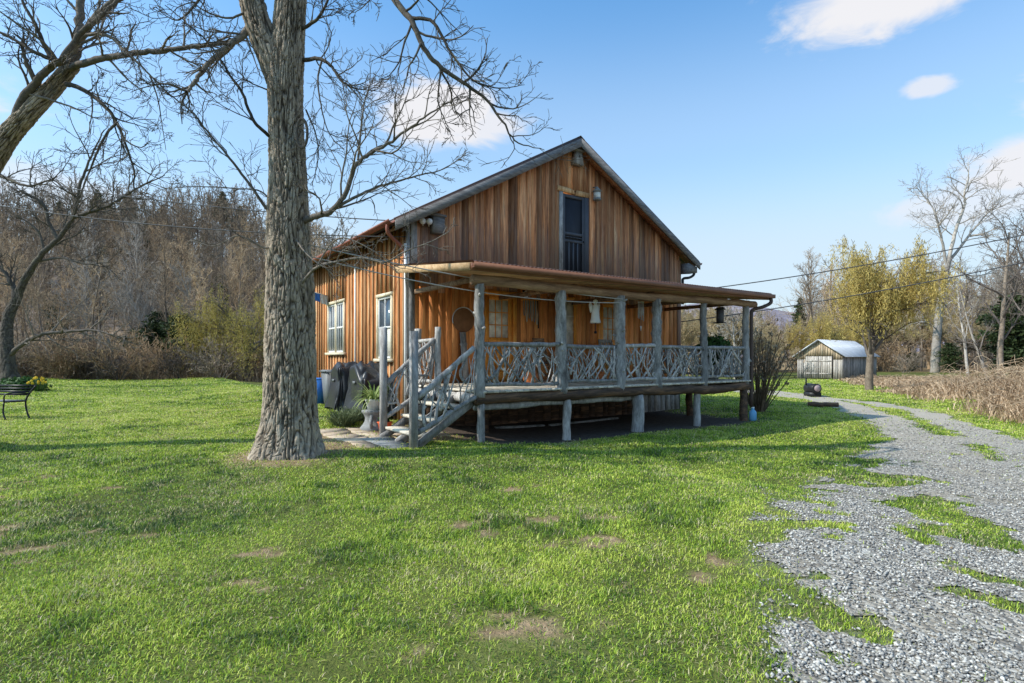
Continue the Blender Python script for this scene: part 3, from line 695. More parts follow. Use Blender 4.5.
# twig railings
def rail(a, c, lo0, hi0, lo1, hi1, dens, mat='stick', bottom=True, topw=.045):
    a = np.array([*a, 0.]); c = np.array([*c, 0.]); L = np.linalg.norm(c-a); nrm = norm(np.cross(c-a, (0,0,1)))
    def P_(s, h, o=0): return a+(c-a)*s+np.array([0,0,(lo0+(lo1-lo0)*s)*(1-h)+(hi0+(hi1-hi0)*s)*h])+nrm*o
    top = MB(); n = 14; low_ = MB()
    for h, r in ((1.0, topw), (0.0, topw*.85)):
        if h == 0 and not bottom: continue
        p = np.array([P_(s, h) for s in np.linspace(0, 1, n)])+np.cumsum(rng.normal(0, .005, (n, 3)), 0)
        (top if h else low_).tube(p, r*(1+rng.normal(0, .06, n)), 8, wob=.2)
    t = top.build('railing', M['grey'], house, True)
    low_.build('bottom_rail', M['grey'], t, True)
    m = MB(); N_ = int(dens*L)
    for k in range(N_):
        s0 = (k+R.random())/N_; lean = R.choice([-1, 1])*R.uniform(.05, .75)/L if R.random() < .8 else R.uniform(-.1, .1)/L
        s1 = s0+lean; h0, h1 = 0.0, 1.0
        if s1 < 0: h1 = (0-s0)/(s1-s0); s1 = 0
        if s1 > 1: h1 = (1-s0)/(s1-s0); s1 = 1
        if R.random() < .3: h0 = R.uniform(.1, .5); s0 += (s1-s0)*h0*.5
        o = R.uniform(-.03, .03); bend = R.uniform(-.16, .16)/L; q = []
        for t_2 in np.linspace(0, 1, 6): q.append(P_(s0+(s1-s0)*t_2+bend*math.sin(PI*t_2), h0+(h1-h0)*t_2, o)+rng.normal(0, .006, 3))
        r = R.choice([.010, .013, .016, .02, .026]); m.tube(q, np.linspace(r*1.15, r*.75, 6), 6, wob=.2)
        if R.random() < .5:
            j = R.randint(1, 3); e = P_(min(1, max(0, s0+(s1-s0)*.5+R.uniform(-.35, .35)/L)), R.choice([1.0, .95, R.uniform(.5, 1)]), o); mid = (q[j]+e)/2+rng.normal(0, .03, 3)
            m.tube(smooth_path([q[j], mid, e], 5), [r*.8, r*.75, r*.7, r*.6, r*.5], 5)
    m.build('twig_lattice', M[mat], t, True)
us = [p[0] for p in posts]
for (a, c) in zip(us[:-1], us[1:]): rail((a+.08, PF-.02), (c-.08, PF-.02), 1.24, 2.0, 1.24, 2.0, 23)
rail((8.6, PF+.1), (8.6, -.05), 1.24, 2.0, 1.24, 2.0, 12)
rail((0, -.44), (0, -1.44), 1.2, 2.12, 1.2, 2.12, 14)
for v, z in ((-.44, 2.40), (-1.44, 2.40)):
    log((0, v, .9), (0, v, z), .075, .07, 10, 12, .2).build('porch_post', M['log'], house, True)
NEAR, FAR = (-1.33, -3.12), (-1.22, -1.42)
for (u, v), zt in ((NEAR, 2.22), (FAR, 2.36)):
    b = MB(); b.box(u-.06, u+.06, v-.06, v+.06, .0, zt, .55); b.build('newel_post', M['grey'], house)
rail((NEAR[0]+.07, NEAR[1]), (-.09, PF-.02), .42, 1.04, 1.02, 1.90, 17, topw=.055)
rail((FAR[0]+.07, FAR[1]), (-.07, -1.44), .55, 1.22, 1.2, 2.12, 15, topw=.055)
for k, (u, z) in enumerate(((-1.05, .36), (-.72, .60), (-.38, .85))):
    b = MB(); b.box(u-.17, u+.17, -3.0, -1.52, z-.05, z, .6); b.build('stair_tread', M['deck'], house)
for v in (-3.02, -2.27, -1.5):
    b = MB(); b.prism([(-1.32,.10),(-1.32,.20),(-.04,1.02),(-.04,.84),(-1.2,.10)], 'y', v-.025, v+.025, .4); b.build('stair_stringer', M['grey'], house)
b = MB(); b.box(-1.75, -1.2, -2.95, -1.55, .02, .17, .5); b.build('stair_landing', M['stone'], house)

# ================================================================== THINGS ON AND AROUND THE PORCH (placed with W in house axes)
def rocker(label, u, v, rz, mat):
    t = thing('rocking_chair', label, 'chair', W(u, v, 1.12), ANG+rz, 'rocking chairs on the porch')
    for s in (-.25, .25):
        b = MB(); b.tube([(s, .45*math.sin(a), .03+.30*(1-math.cos(a))) for a in np.linspace(-.95, 1.1, 12)], .018, 6); b.build('rocker', mat, t)
        b = MB(); b.tube([(s, -.22, .06), (s, -.22, .62)], .02, 6); b.build('leg', mat, t)
        b = MB(); b.tube([(s*.92, .2, .05), (s*.92, .24, .45), (s*.88, .42, 1.13)], .021, 6); b.build('back_post', mat, t)
        b = MB(); b.bar((s, -.28, .635), (s*.95, .32, .66), .07, .025); b.build('armrest', mat, t)
    b = MB()
    for k in range(6): b.box(-.24, .24, -.24+k*.08, -.172+k*.08, .40, .42)
    b.build('seat', mat, t)
    b = MB()
    for k in range(5):
        x = -.17+k*.085; b.bar((x, .25, .5), (x*.95, .41, 1.06), .05, .012, up=(0,1,0))
    b.bar((-.23,.415,1.09), (.23,.415,1.09), .03, .09, up=(0,0,1)); b.bar((-.23,.25,.48), (.23,.25,.48), .03, .06)
    b.build('backrest', mat, t)
rocker('brown wooden rocking chair beside the pale curtained porch window', 3.62, -.75, .25, M['beam'])
rocker('grey wooden rocking chair in front of the right hand porch door', 5.75, -.9, -.15, M['grey'])

t = thing('wall_disc', 'round rusty disc hanging on the porch wall left of the door', 'wall decoration', W(1.42, -.03, 2.68), ANG)
b = MB(); b.lathe([(.02,0),(.30,.0),(.31,.006),(.30,.014),(.10,.016),(.02,.03)], 40); o = b.build('disc', M['plate'], t, True); o.rotation_euler = (PI/2, 0, 0)
b = MB(); b.tube([(.315*math.cos(a), -.012, .315*math.sin(a)) for a in np.linspace(.3, PI+.3, 30)], .014, 6); b.build('rim', M['galv'], t)  # highlight arc on the disc's upper edge, shaped as a pale half ring
t = thing('milk_can', 'grey upright wooden board leaning on the porch wall below the round disc', 'board', W(1.38, -.12, 1.12), ANG)
t.name = 'leaning_board'; b = MB(); b.bar((0,-.12,0), (0,.06,1.25), .16, .03, .6, up=(0,1,0)); b.build('plank', M['grey'], t); b = MB(); b.bar((-.1,.02,.95), (.1,.02,.95), .03, .05, .4); b.build('crosspiece', M['grey'], t)
t = thing('hanging_chains', 'pale ropes and chains hanging from a peg rail beside the left door', 'wall decoration', W(3.45, -.03, 3.28), ANG)
b = MB(); b.box(-.28, .30, -.03, .0, -.03, .03, .5); b.build('peg_rail', M['door'], t)
for k in range(6):
    x = -.22+k*.085; b = MB(); L = R.uniform(.35, .66); b.tube(smooth_path([(x,-.04,0),(x-.012,-.06,-L*.6),(x+.02,-.055,-L),(x+.05,-.05,-L*.55),(x+.055,-.04,0)], 16), .011, 5); b.build('rope', M['rope'] if k % 2 else M['stone'], t)
b = MB(); b.tube([(.26,-.04,0),(.27,-.06,-.75)], .016, 6); b.build('strap', M['black'], t)
t = thing('wall_light', 'small porch lamp on the wall right of the left door', 'lamp', W(3.28, -.03, 3.46), ANG)
b = MB(); b.box(-.05, .05, -.03, .0, -.08, .08); b.build('back_plate', M['black'], t); b = MB(); b.lathe([(.05,0),(.06,.02),(.04,.14),(.02,.17)], 12, (0,-.09,-.1)); b.build('lamp_shade', M['white'], t)
t = thing('hanging_ornament', 'white angel shaped ornament hanging from the porch beam', 'ornament', W(3.46, -2.62, 3.2), ANG)
b = MB(); b.tube([(0,0,.04),(0,0,-.12)], .005, 5); b.build('cord', M['black'], t)
b = MB(); b.lathe([(.015,-.10),(.05,-.13),(.055,-.18),(.03,-.22),(.07,-.26),(.085,-.36),(.10,-.55),(.125,-.64),(.11,-.66),(.02,-.655)], 16); b.build('figure', M['white'], t, True)
for s in (-1, 1):
    b = MB(); b.prism([(s*.05,-.26),(s*.14,-.16),(s*.17,-.24),(s*.13,-.42),(s*.06,-.36)], 'y', .02, .04); b.build('wing', M['white'], t)
b = MB(); b.tube([(0,0,-.655),(0,0,-.86)], .009, 5); b.lathe([(.02,0),(.04,.03),(.02,.06)], 8, (0,0,-.9)); b.build('clapper', M['black'], t)
def chime(label, u, v, z):
    t = thing('wind_chime', label, 'wind chime', W(u, v, z), ANG)
    b = MB(); b.tube([(0,0,0.02),(0,0,-.12)], .005, 5); b.build('cord', M['black'], t)
    b = MB(); b.lathe([(.02,-.11),(.08,-.115),(.08,-.135),(.02,-.14)], 14); b.build('top_disc', M['white'], t)
    for k in range(6):
        a = k*PI/3; b = MB(); b.tube([(.065*math.cos(a), .065*math.sin(a), -.14), (.065*math.cos(a), .065*math.sin(a), -.45-.03*k)], .011, 6); b.build('tube', M['galv'], t)
    b = MB(); b.tube([(0,0,-.14),(0,0,-.72)], .003, 4); b.prism([(-.03,-.72),(.03,-.72),(.0,-.84)], 'y', -.004, .004); b.build('clapper', M['white'], t)
chime('silver tube wind chime hanging near the middle porch post', 5.0, -2.6, 3.24)
t = thing('bird_feeder', 'dark hanging bird feeder in the right end bay of the porch', 'bird feeder', W(8.05, -2.7, 3.24), ANG)
b = MB(); b.tube([(0,0,.02),(0,0,-.13)], .005, 5); b.build('cord', M['black'], t)
b = MB(); b.prism([(-.13,-.18),(0,-.10),(.13,-.18)], 'y', -.1, .1); b.build('roof', M['black'], t)
b = MB(); b.box(-.075,.075,-.07,.07,-.52,-.185); b.build('seed_box', M['screenframe'], t); b = MB(); b.box(-.12,.12,-.1,.1,-.55,-.525); b.build('tray', M['black'], t)
t = thing('clay_pot', 'round orange clay pot on the porch floor by the left door', 'pot', W(2.35, -1.6, 1.12), 0, 'pots on the porch floor')
b = MB(); b.lathe([(.10,0),(.17,.08),(.19,.18),(.15,.26),(.165,.28),(.15,.285),(.13,.25)], 20); b.build('pot_body', M['terracotta'], t, True)
b = MB(); b.lathe([(.02,.24),(.135,.245),(.1,.26),(.02,.27)], 16); b.build('soil', M['soil'], t)
t2 = copy_tree(t); t2.location = W(4.75, -1.5, 1.12); t2['label'] = 'orange clay pot on the porch floor below the curtained window'; t2.scale = (.85,.85,.85)

def blade_leaf(mb, p, d, L, w, droop, n=6, tint=None):
    d = norm(np.asarray(d, float)); p = np.asarray(p, float); s = norm(np.cross(d, (0,0,1.))+1e-6); pts = []
    tt = R.random() if tint is None else tint
    for i in range(n+1):
        ww = w*math.sin(PI*min(.97, .18+.8*i/n)); pts += [p-s*ww, p+s*ww]
        d = norm(d+np.array([0,0,-droop/n])); p = p+d*L/n
    mb.add(pts, [[2*i, 2*i+1, 2*i+3, 2*i+2] for i in range(n)], tint=tt)
def bush_leaves(mb, n, rx, rz, zc, size):
    d = rng.normal(0, 1, (n, 3)); d /= np.linalg.norm(d, axis=1)[:, None]; r = rng.random(n)**.5
    c = d*r[:, None]*np.array([rx, rx, rz])*(.75+.5*rng.random((n, 1)))+np.array([0, 0, zc])
    a = rng.normal(0, 1, (n, 3)); a /= np.linalg.norm(a, axis=1)[:, None]; b_ = np.cross(a, d+.3*rng.normal(0,1,(n,3))); b_ /= np.linalg.norm(b_, axis=1)[:, None]+1e-9
    s = size*(.6+.8*rng.random((n, 1)))
    Vv = np.stack([c-a*s, c+b_*s*.45, c+a*s, c-b_*s*.45], 1).reshape(-1, 3)
    i = np.arange(n)*4; mb.add(Vv, np.stack([i, i+1, i+2, i+3], -1), tint=np.repeat(rng.random(n)*.7+.3*(d[:, 2] > 0), 4))

t = thing('potted_fern', 'dark green fern in a pot behind the right end of the porch railing', 'potted plant', W(8.1, -2.45, 1.12), 0)
b = MB(); b.lathe([(.13,0),(.19,.34),(.21,.36),(.17,.36)], 16); b.build('pot', M['stone'], t)
b = MB(); b.box(-.3,.3,-.2,.2,.36,.40); b.build('stand', M['grey'], t)
b = MB(); bush_leaves(b, 900, .42, .30, .95, .075)
for k in range(40): a = R.uniform(0, 2*PI); blade_leaf(b, (0,0,.4), (math.cos(a), math.sin(a), R.uniform(.9, 2.6)), R.uniform(.6,.95), .03, R.uniform(.8,1.6))
b.build('leaves', M['darkleaf'], t)

t = thing('birdhouse', 'wooden birdhouse fixed high under the gable peak', 'birdhouse', W(5.08, -.02, 7.22), ANG)
b = MB(); b.prism([(-.16,0),(.16,0),(.11,.36),(-.11,.36)], 'y', -.2, -.01, .6); b.build('box', M['grey'], t)
b = MB(); b.prism([(-.17,.37),(.17,.37),(.17,.40),(-.17,.40)], 'y', -.27, -.01, .6); b.build('roof', M['grey'], t)
b = MB(); b.lathe([(.005,0),(.03,.001),(.03,.004),(.005,.005)], 12); o = b.build('entrance_hole', M['black'], t); o.rotation_euler = (PI/2,0,0); o.location = (0,-.2005,.22)

t = thing('banner', 'small blue and white banner sticking out from the side wall', 'banner', W(-.02, 6.4, 3.75), ANG)
b = MB(); b.tube([(0,0,0),(-.55,-.1,.10)], .012, 6); b.build('pole', M['white'], t)
def cloth(mb, a, c, drop, nx_=10, nz_=8, amp=.04):
    a = np.array(a); c = np.array(c); P = []
    for j in range(nz_+1):
        for i in range(nx_+1):
            p = a+(c-a)*i/nx_; p = p+np.array([0,0,-drop*j/nz_]); p = p+np.array([.3,1,0])*amp*math.sin(i*1.4+j*.5)*(j/nz_); P.append(p)
    mb.add(P, [[j*(nx_+1)+i, j*(nx_+1)+i+1, (j+1)*(nx_+1)+i+1, (j+1)*(nx_+1)+i] for j in range(nz_) for i in range(nx_)])
b = MB(); cloth(b, (-.30,-.055,.05), (-.54,-.1,.09), .26); b.build('blue_field', M['blue'], t)
b = MB(); cloth(b, (-.04,-.01,.0), (-.298,-.055,.05), .30); b.build('white_field', M['white'], t)

# covered grills, bins, plant stand
def covered_grill(label, u, v, lx, ly, h, prof, seed):
    t = thing('covered_grill', label, 'grill', W(u, v, float(gz(*W(u, v)[:2]))), ANG, 'covered grills by the side wall')
    nth, nr = 200, 60; th = np.arange(nth)*2*PI/nth; P = []
    for k in range(nr):
        f = k/(nr-1)                                       # 0 hem .. 1 crown
        if f < .62: hz, sc_ = f/.62*.80, 1.0+.10*(1-f/.62)
        else: g = (f-.62)/.38; hz = .80+.20*math.sin(g*PI/2); sc_ = math.cos(g*PI/2*.985)**.33
        ct, st = np.cos(th), np.sin(th); e = .22
        x = np.sign(ct)*np.abs(ct)**e*lx*sc_; y = np.sign(st)*np.abs(st)**e*ly*sc_
        na = vnoise(th*9/(2*PI), np.full(nth, f*1.0), seed, 9); nb_ = vnoise(th*20/(2*PI), np.full(nth, f*2.6), seed+3, 20)
        fold = 1+(.34*(np.abs(2*na-1)-.4)+.20*(np.abs(2*nb_-1)-.4))*(1.15-f)
        x, y = x*fold, y*fold
        top = np.interp(y/ly, *prof)                        # height profile along the grill
        z = .03+hz*h*top+.05*np.sin(th*3+seed)*(1-f)+.16*f*(np.abs(2*vnoise(x*5+seed, y*5, seed+9)-1)-.5)
        P.append(np.stack([x, y, z], -1))
    P = np.concatenate(P); i = np.arange(nr-1)[:, None]*nth; j = np.arange(nth)[None, :]; j2 = (j+1) % nth
    b = MB(); b.add(P, np.stack([i+j, i+j2, i+nth+j2, i+nth+j], -1).reshape(-1, 4), ngons=[list(range((nr-1)*nth, nr*nth))]); b.build('cover', M['cover'], t, True)
    for sx in (-.6, .6):
        for sy in (-.7, .7):
            b = MB(); b.lathe([(.02,0),(.045,.005),(.045,.06),(.02,.065)], 12, (sx*lx, sy*ly, 0)); b.build('wheel', M['black'], t)
    b = MB(); b.box(-lx*1.09-.004, -lx*1.09+.004, -.10, .08, h*.62, h*.67); b.build('cover_label', M['binGrey'], t)
    return t
covered_grill('large grill under a draped black cover beside the right side window', -.44, 1.55, .36, .66, 1.30, ([-1,-.55,-.1,.0,.6,.75,1],[.72,.80,.98,1.02,1.0,.92,.60]), 3)
covered_grill('boxy grill under a tight black cover between the two side windows', -.50, 3.15, .34, .42, 1.28, ([-1,0,1],[.95,1.0,.9]), 17)
t = thing('trash_can', 'grey wheeled trash can against the side wall left of the black covers', 'trash can', W(-.42, 4.55, float(gz(*W(-.42, 4.55)[:2]))), ANG)
b = MB()
def frustum(mb, x0, y0, x1, y1, z0, z1): mb.add([(-x0,-y0,z0),(x0,-y0,z0),(x0,y0,z0),(-x0,y0,z0),(-x1,-y1,z1),(x1,-y1,z1),(x1,y1,z1),(-x1,y1,z1)], [[3,2,1,0],[4,5,6,7],[0,1,5,4],[1,2,6,5],[2,3,7,6],[3,0,4,7]])
frustum(b, .22, .24, .29, .32, .05, 1.0); b.build('bin_body', M['binGrey'], t)
b = MB(); frustum(b, .32, .35, .28, .31, 1.003, 1.07); b.bar((-.33,-.3,1.03), (-.33,.3,1.03), .03, .03); b.build('lid', M['binGrey'], t)
for s in (-.26, .26):
    b = MB(); b.tube([(.2,s-.03,.11),(.2,s+.03,.11)], .11, 16); b.build('wheel', M['black'], t)
t = thing('recycling_bin', 'blue recycling bin behind the grey trash can', 'bin', W(-.62, 5.55, float(gz(*W(-.62, 5.55)[:2]))), ANG)
b = MB(); frustum(b, .2, .22, .26, .28, .0, .75); b.build('bin_body', M['blue'], t); b = MB(); frustum(b, .28, .3, .27, .29, .752, .80); b.build('rim', M['blue'], t)
pz = lambda u, v: float(gz(*W(u, v)[:2]))
t = thing('stone_pedestal', 'dark grey stone urn pedestal on the flagstones at the stair foot', 'pedestal', W(-1.0, -.30, pz(-1.0,-.3)), .4)
b = MB(); b.lathe([(.29,-.03),(.30,.06),(.25,.12),(.20,.20),(.19,.28),(.22,.35),(.26,.40),(.27,.44),(.16,.45)], 18); b.build('pedestal_body', M['stone'], t, True)
for k in range(2):
    a = k*PI+1.2; b = MB(); b.tube(smooth_path([(.24*math.cos(a),.24*math.sin(a),.03),(.30*math.cos(a),.30*math.sin(a),.2),(.19*math.cos(a),.19*math.sin(a),.36)], 10), [.04]*10, 8); b.build('scroll', M['stone'], t, True)
t = thing('potted_spider_plant', 'spider plant with arching striped leaves in a white pot on the stone pedestal', 'potted plant', W(-1.0, -.30, pz(-1.0,-.3)+.452), 0)
b = MB(); b.lathe([(.13,0),(.185,.2),(.20,.23),(.17,.23)], 20); b.build('pot', M['white'], t, True)
b = MB(); b.lathe([(.01,.20),(.165,.205),(.165,.215),(.01,.22)], 14); b.build('soil', M['soil'], t)
b = MB()
for k in range(150):
    a = R.uniform(0, 2*PI); blade_leaf(b, (.06*math.cos(a), .06*math.sin(a), .2), (math.cos(a), math.sin(a), R.uniform(.6, 3.2)), R.uniform(.32, .62), R.uniform(.010,.018), R.uniform(1.0, 2.5), 7)
b.build('leaves', M['plantleaf'], t)
t = thing('orange_pot', 'small orange red pot beside the far stair newel post', 'pot', W(-1.0, -.95, pz(-1.0,-.95)), 0)
b = MB(); b.lathe([(.10,0),(.15,.22),(.17,.24),(.14,.24)], 18); b.build('pot', M['orange'], t, True); b = MB(); bush_leaves(b, 120, .13, .12, .32, .05); b.build('leaves', M['darkleaf'], t)
def herb(name, label, u, v, n, r, h, mat, cat='plant'):
    t = thing(name, label, cat, W(u, v, pz(u, v)), 0); b = MB()
    for k in range(n):
        a = R.uniform(0, 2*PI); q = r*.6*math.sqrt(R.random()); blade_leaf(b, (q*math.cos(a), q*math.sin(a), 0), (math.cos(a)*.6, math.sin(a)*.6, R.uniform(.6, 2)), R.uniform(.5,1)*h*1.3, .011, R.uniform(.3,1.3), 4)
    bush_leaves(b, n*2, r, h*.5, h*.5, .03); b.build('leaves', mat, t); return t
herb('lavender_clump', 'low grey green clump growing at the flagstone edge left of the pedestal', -1.45, .45, 260, .34, .42, M['greyleaf'])
herb('lavender_clump', 'smaller grey green plant between the pedestal and the large covered grill', -1.0, .85, 160, .26, .34, M['greyleaf'])
t = thing('water_bottle', 'light blue bottle standing at the foot of the porch downspout', 'bottle', W(8.74, -3.25, pz(8.74,-3.25)), 0); t.scale = (.85,)*3
b = MB(); b.lathe([(.09,0),(.115,.02),(.115,.26),(.09,.31),(.045,.35),(.045,.40),(.03,.405)], 20); b.build('bottle_body', M['lightblue'], t, True)
b = MB(); b.lathe([(.05,.402),(.05,.44),(.01,.445)], 14); b.build('cap', M['white'], t)
for (u, v, rz, L, lab) in ((4.6, -1.0, .1, 2.6, 'long loose plank lying on the bare soil under the porch'), (2.6, -.8, -.25, 1.3, 'short loose plank on the soil under the left half of the porch')):
    b = MB(); b.box(-L/2, L/2, -.08, .08, 0, .05); o = b.build('loose_plank', M['grey']); o.location = W(u, v, pz(u,v)-.004); o.rotation_euler = (0, 0, ANG+rz); tag(o, lab, 'plank')

# flagstone path
b = MB(); gu = 5; gv = 5; PT = np.zeros((gu+1, gv+1, 2))
for i in range(gu+1):
    for j in range(gv+1): PT[i, j] = (-2.75+i*.56+R.uniform(-.17,.17), -2.55+j*.56+R.uniform(-.17,.17))
for i in range(gu):
    for j in range(gv):
        q = np.array([PT[i,j],PT[i+1,j],PT[i+1,j+1],PT[i,j+1]]); c = q.mean(0)
        if R.random() < .12 or (i in (0, gu-1) and R.random() < .35): continue
        q = c+(q-c)*R.uniform(.93,.965); e = []
        for a in range(4):
            p0, p1 = q[a], q[(a+1)%4]; e += [p0+(p1-p0)*.08, p0+(p1-p0)*.5+np.array([R.uniform(-.02,.02)]*2), p0+(p1-p0)*.92]
        w3 = [W(*p) for p in e]; zt = max(float(gz(*p[:2])) for p in w3)+R.uniform(.002,.012); n_ = len(e)
        vv_ = [(p[0], p[1], zt) for p in w3]+[(p[0], p[1], zt-.09) for p in w3]
        b.add(vv_, [[a, n_+a, n_+(a+1)%n_, (a+1)%n_] for a in range(n_)], ngons=[list(range(n_))], tint=R.random())
m = N('flagstone'); f = m.noise(m.obj(), 5, 6, .7)
c = m.mix(.45, m.ramp(f, [(.3, (.34,.25,.17)), (.7, (.54,.42,.31))]), m.ramp(m.attr('tint'), [(0, (.34,.25,.17)), (1, (.56,.45,.34))])); m.base(c); m.bump(m.noise(m.obj(), 14, 5), .4, .02)
tag(b.build('flagstone_path', m.m), kind='structure')

# bench at the left edge
t = thing('garden_bench', 'black wrought iron garden bench on the lawn at the left edge', 'bench', (-13.25, 14.6, float(gz(-13.25,14.6))), -.12)
for x in (-.62, .52):
    b = MB(); b.tube(smooth_path([(x+.30,-.05,-.02),(x+.16,.0,.16),(x+.10,.02,.42),(x+.16,.06,.62),(x+.30,.12,.84)], 16), .022, 8); b.tube(smooth_path([(x+.02,-.42,-.02),(x-.10,-.38,.18),(x-.10,-.36,.42)], 10), .02, 8); b.bar((x-.10,-.36,.43),(x+.10,.02,.43),.03,.03); b.build('end_frame', M['black'], t)
    b = MB(); b.tube(smooth_path([(x+.16,.06,.62),(x+.06,-.15,.66),(x-.06,-.36,.62),(x-.10,-.36,.43)], 10), .018, 8); b.build('armrest', M['black'], t)
b = MB()
for k in range(6): q = -.34+k*.075; b.bar((-.72+(q+.36)*.5,q,.45), (.42+(q+.36)*.5,q,.45), .05, .02, .5)
b.build('seat', M['grey'], t)
b = MB()
for k in range(4): z = .60+k*.075; b.bar((-.62+.15+(z-.6)*.6,.05+(z-.6)*.25,z), (.52+.15+(z-.6)*.6,.05+(z-.6)*.25,z), .02, .045, .5)
b.build('backrest', M['black'], t)

# barrel grill and log in the far grass
t = thing('barrel_smoker', 'small dark barrel smoker with a pale round end on the grass before the shed', 'grill', (13.3, 24.7, float(gz(13.3,24.7))), 0)
b = MB(); b.tube([(0,-.28,.36),(0,-.25,.36),(0,.45,.36),(0,.48,.36)], [.17,.22,.22,.17], 24); b.build('barrel', M['black'], t, True)
b = MB(); b.lathe([(.01,0),(.14,.0),(.14,.012),(.01,.014)], 24); o = b.build('end_plate', M['endplate'], t); o.rotation_euler = (PI/2,0,0); o.location = (.02,-.285,.38)
b = MB(); b.box(-.22,.22,-.22,.42,0,.2); b.build('firebox', M['black'], t)
b = MB(); b.tube([(-.17,.3,.5),(-.17,.3,.80)], .035, 10); b.build('chimney', M['black'], t)
b = MB(); b.tube([(.26,-.1,.5),(.22,.0,.56),(.26,.2,.5)], .014, 6); b.build('handle', M['stone'], t)
log((10.4, 19.7, .08), (11.3, 19.4, .09), .10, .09, 12, 10, .15).build('fallen_log', M['rim'], None, True)
tag(bpy.data.objects['fallen_log'], 'short dark log lying in the house shadow on the grass', 'log')

# ---- shed
SA = math.atan2(-.75, .66)
SC = np.array([25.45, 43.1, 0]); SC[2] = float(gz(SC[0], SC[1]))
shed = thing('shed', 'small grey board shed with pale metal gable roof beyond the drive', 'shed', SC, SA)   # local x along gable front (to the corner), y back
SW, SL, SH, SR = 3.35, 8.0, 1.92, 3.08
b = MB(); b.prism([(-SW+.03,0),(-.03,0),(-.03,SH-.1),(-SW/2,SR-.16),(-SW+.03,SH-.1)], 'y', .03, .08); b.box(-.08,-.03,.1,SL-.1,0,SH-.1); b.box(-SW+.03,-SW+.08,.1,SL-.1,0,SH-.1); b.box(-SW+.1,-.1,SL-.1,SL-.05,0,SH-.1); b.build('wall_core', M['black'], shed)
def st(x): return SR-.1-abs(x+SW/2)*(SR-SH)/(SW/2)
b = MB(); b2 = MB(); g_ = MB(); x = -SW
while x < -.02:
    w = R.uniform(.14,.22); x1 = min(x+w, 0); d = R.uniform(0,.02); sp = 1.78 if -2.75 < (x+x1)/2 < -.75 else SH-.02*R.random()
    if x1 > -SW/2 > x: top = [(x1-.008, st(x1)), (-SW/2, SR-.1), (x+.008, st(x))]
    else: top = [(x1-.008, st(x1)), (x+.008, st(x))]
    inside = -2.7 < (x+x1)/2 < -.7
    if inside: g_.prism([(x+.008,1.80),(x1-.008,1.80)]+top, 'y', -d, .028)
    else:
        (b if x < -SW/2 else b2).box(x+.008, x1-.008, -d, .028, -.05, min(st(x),st(x1),1.5)); g_.prism([(x+.008,min(st(x),st(x1),1.5)+.003),(x1-.008,min(st(x),st(x1),1.5)+.003)]+top, 'y', -d, .028)
    x = x1
b.build('front_boards', M['shedwood'], shed); b2.build('front_boards', M['shedwood'], shed); g_.build('gable_boards', M['shedtan'], shed)
for a, c in ((-2.68,-1.72),(-1.70,-.74)):
    b = MB(); x = a
    while x < c-.02: w = (c-a)/6; b.box(x+.005, x+w-.005, -.045, -.02, .03, 1.76, R.uniform(.55,1)); x += w
    d = b.build('shed_door', M['shedwood'], shed)
    b = MB(); b.box(a+.04, c-.04, -.06, -.047, .35, .45, .6); b.box(a+.04, c-.04, -.06, -.047, 1.35, 1.45, .6); b.build('brace', M['shedwood'], d)
for xa, xb in ((-.03, .01), (-SW-.01, -SW+.03)):
    b = MB(); y = 0
    while y < SL: w = R.uniform(.16,.25); b.box(xa, xb+R.uniform(-.008,.008), y+.006, y+w-.006, -.05, SH-.02); y += w
    b.build('side_boards', M['grey'], shed)
for s in (0, 1):
    b = MB(); xe = .28 if s else -SW-.28; ze = SR-(SW/2+.28)*(SR-SH)/(SW/2); o = .001 if s else -.001
    b.prism([(xe,ze+.02),(-SW/2+o,SR+.02),(-SW/2+o,SR-.03),(xe,ze-.03)], 'y', -.3, SL+.2, .5)
    y = -.3
    while y < SL+.2: b.bar((xe, y+.02, ze+.025), (-SW/2+o, y+.02, SR+.025), .03, .03); y += .45
    b.build('roof_sheet', M['galv'], shed)

# ================================================================== TREES
def grow(mbs, p, d, L, r, lev, P):
    seg = P['seg'][lev]; pts = [p]; d = norm(np.asarray(d, float)); p = np.asarray(p, float)
    for i in range(seg):
        d = norm(d+rng.normal(0, P['wob'][lev], 3)+np.array([0,0,P['trop'][lev]])); p = p+d*L/seg; pts.append(p)
    pts = np.array(pts); rad = np.linspace(r, max(r*P['end'][lev], P['rmin']), seg+1)
    mbs[min(lev, len(mbs)-1)].tube(pts, rad, P['k'][lev], caps=False)
    if lev+1 < len(P['seg']): sprout(mbs, pts, rad, L, lev, P)
def sprout(mbs, pts, rad, L, lev, P):
    n = P['n'][lev]; n = max(1, int(n*R.uniform(.75, 1.25))) if n > 1 else n
    m = len(pts)-1; ph = R.uniform(0, 6.28); t0 = P['t0'][lev]
    for k in range(n):
        t = t0+(1-t0)*(k+R.random())/n; x = min(t*m, m-1e-4); i = int(x); f = x-i
        q = pts[i]*(1-f)+pts[i+1]*f; T = norm(pts[i+1]-pts[i]); rr = rad[i]*(1-f)+rad[i+1]*f
        ph += 2.4+R.uniform(-.5, .5); a = P['ang'][lev]*R.uniform(.7, 1.25)
        X = norm(np.cross(T, (0.3,0.2,1))); Y = np.cross(T, X)
        d = T*math.cos(a)+(X*math.cos(ph)+Y*math.sin(ph))*math.sin(a)
        grow(mbs, q, d, L*P['ratio'][lev]*(1-P['taper'][lev]*(t-t0)/(1-t0))*R.uniform(.65, 1.2), max(min(rr*.75, rad[0]*P['rr'][lev]), P['rmin']), lev+1, P)
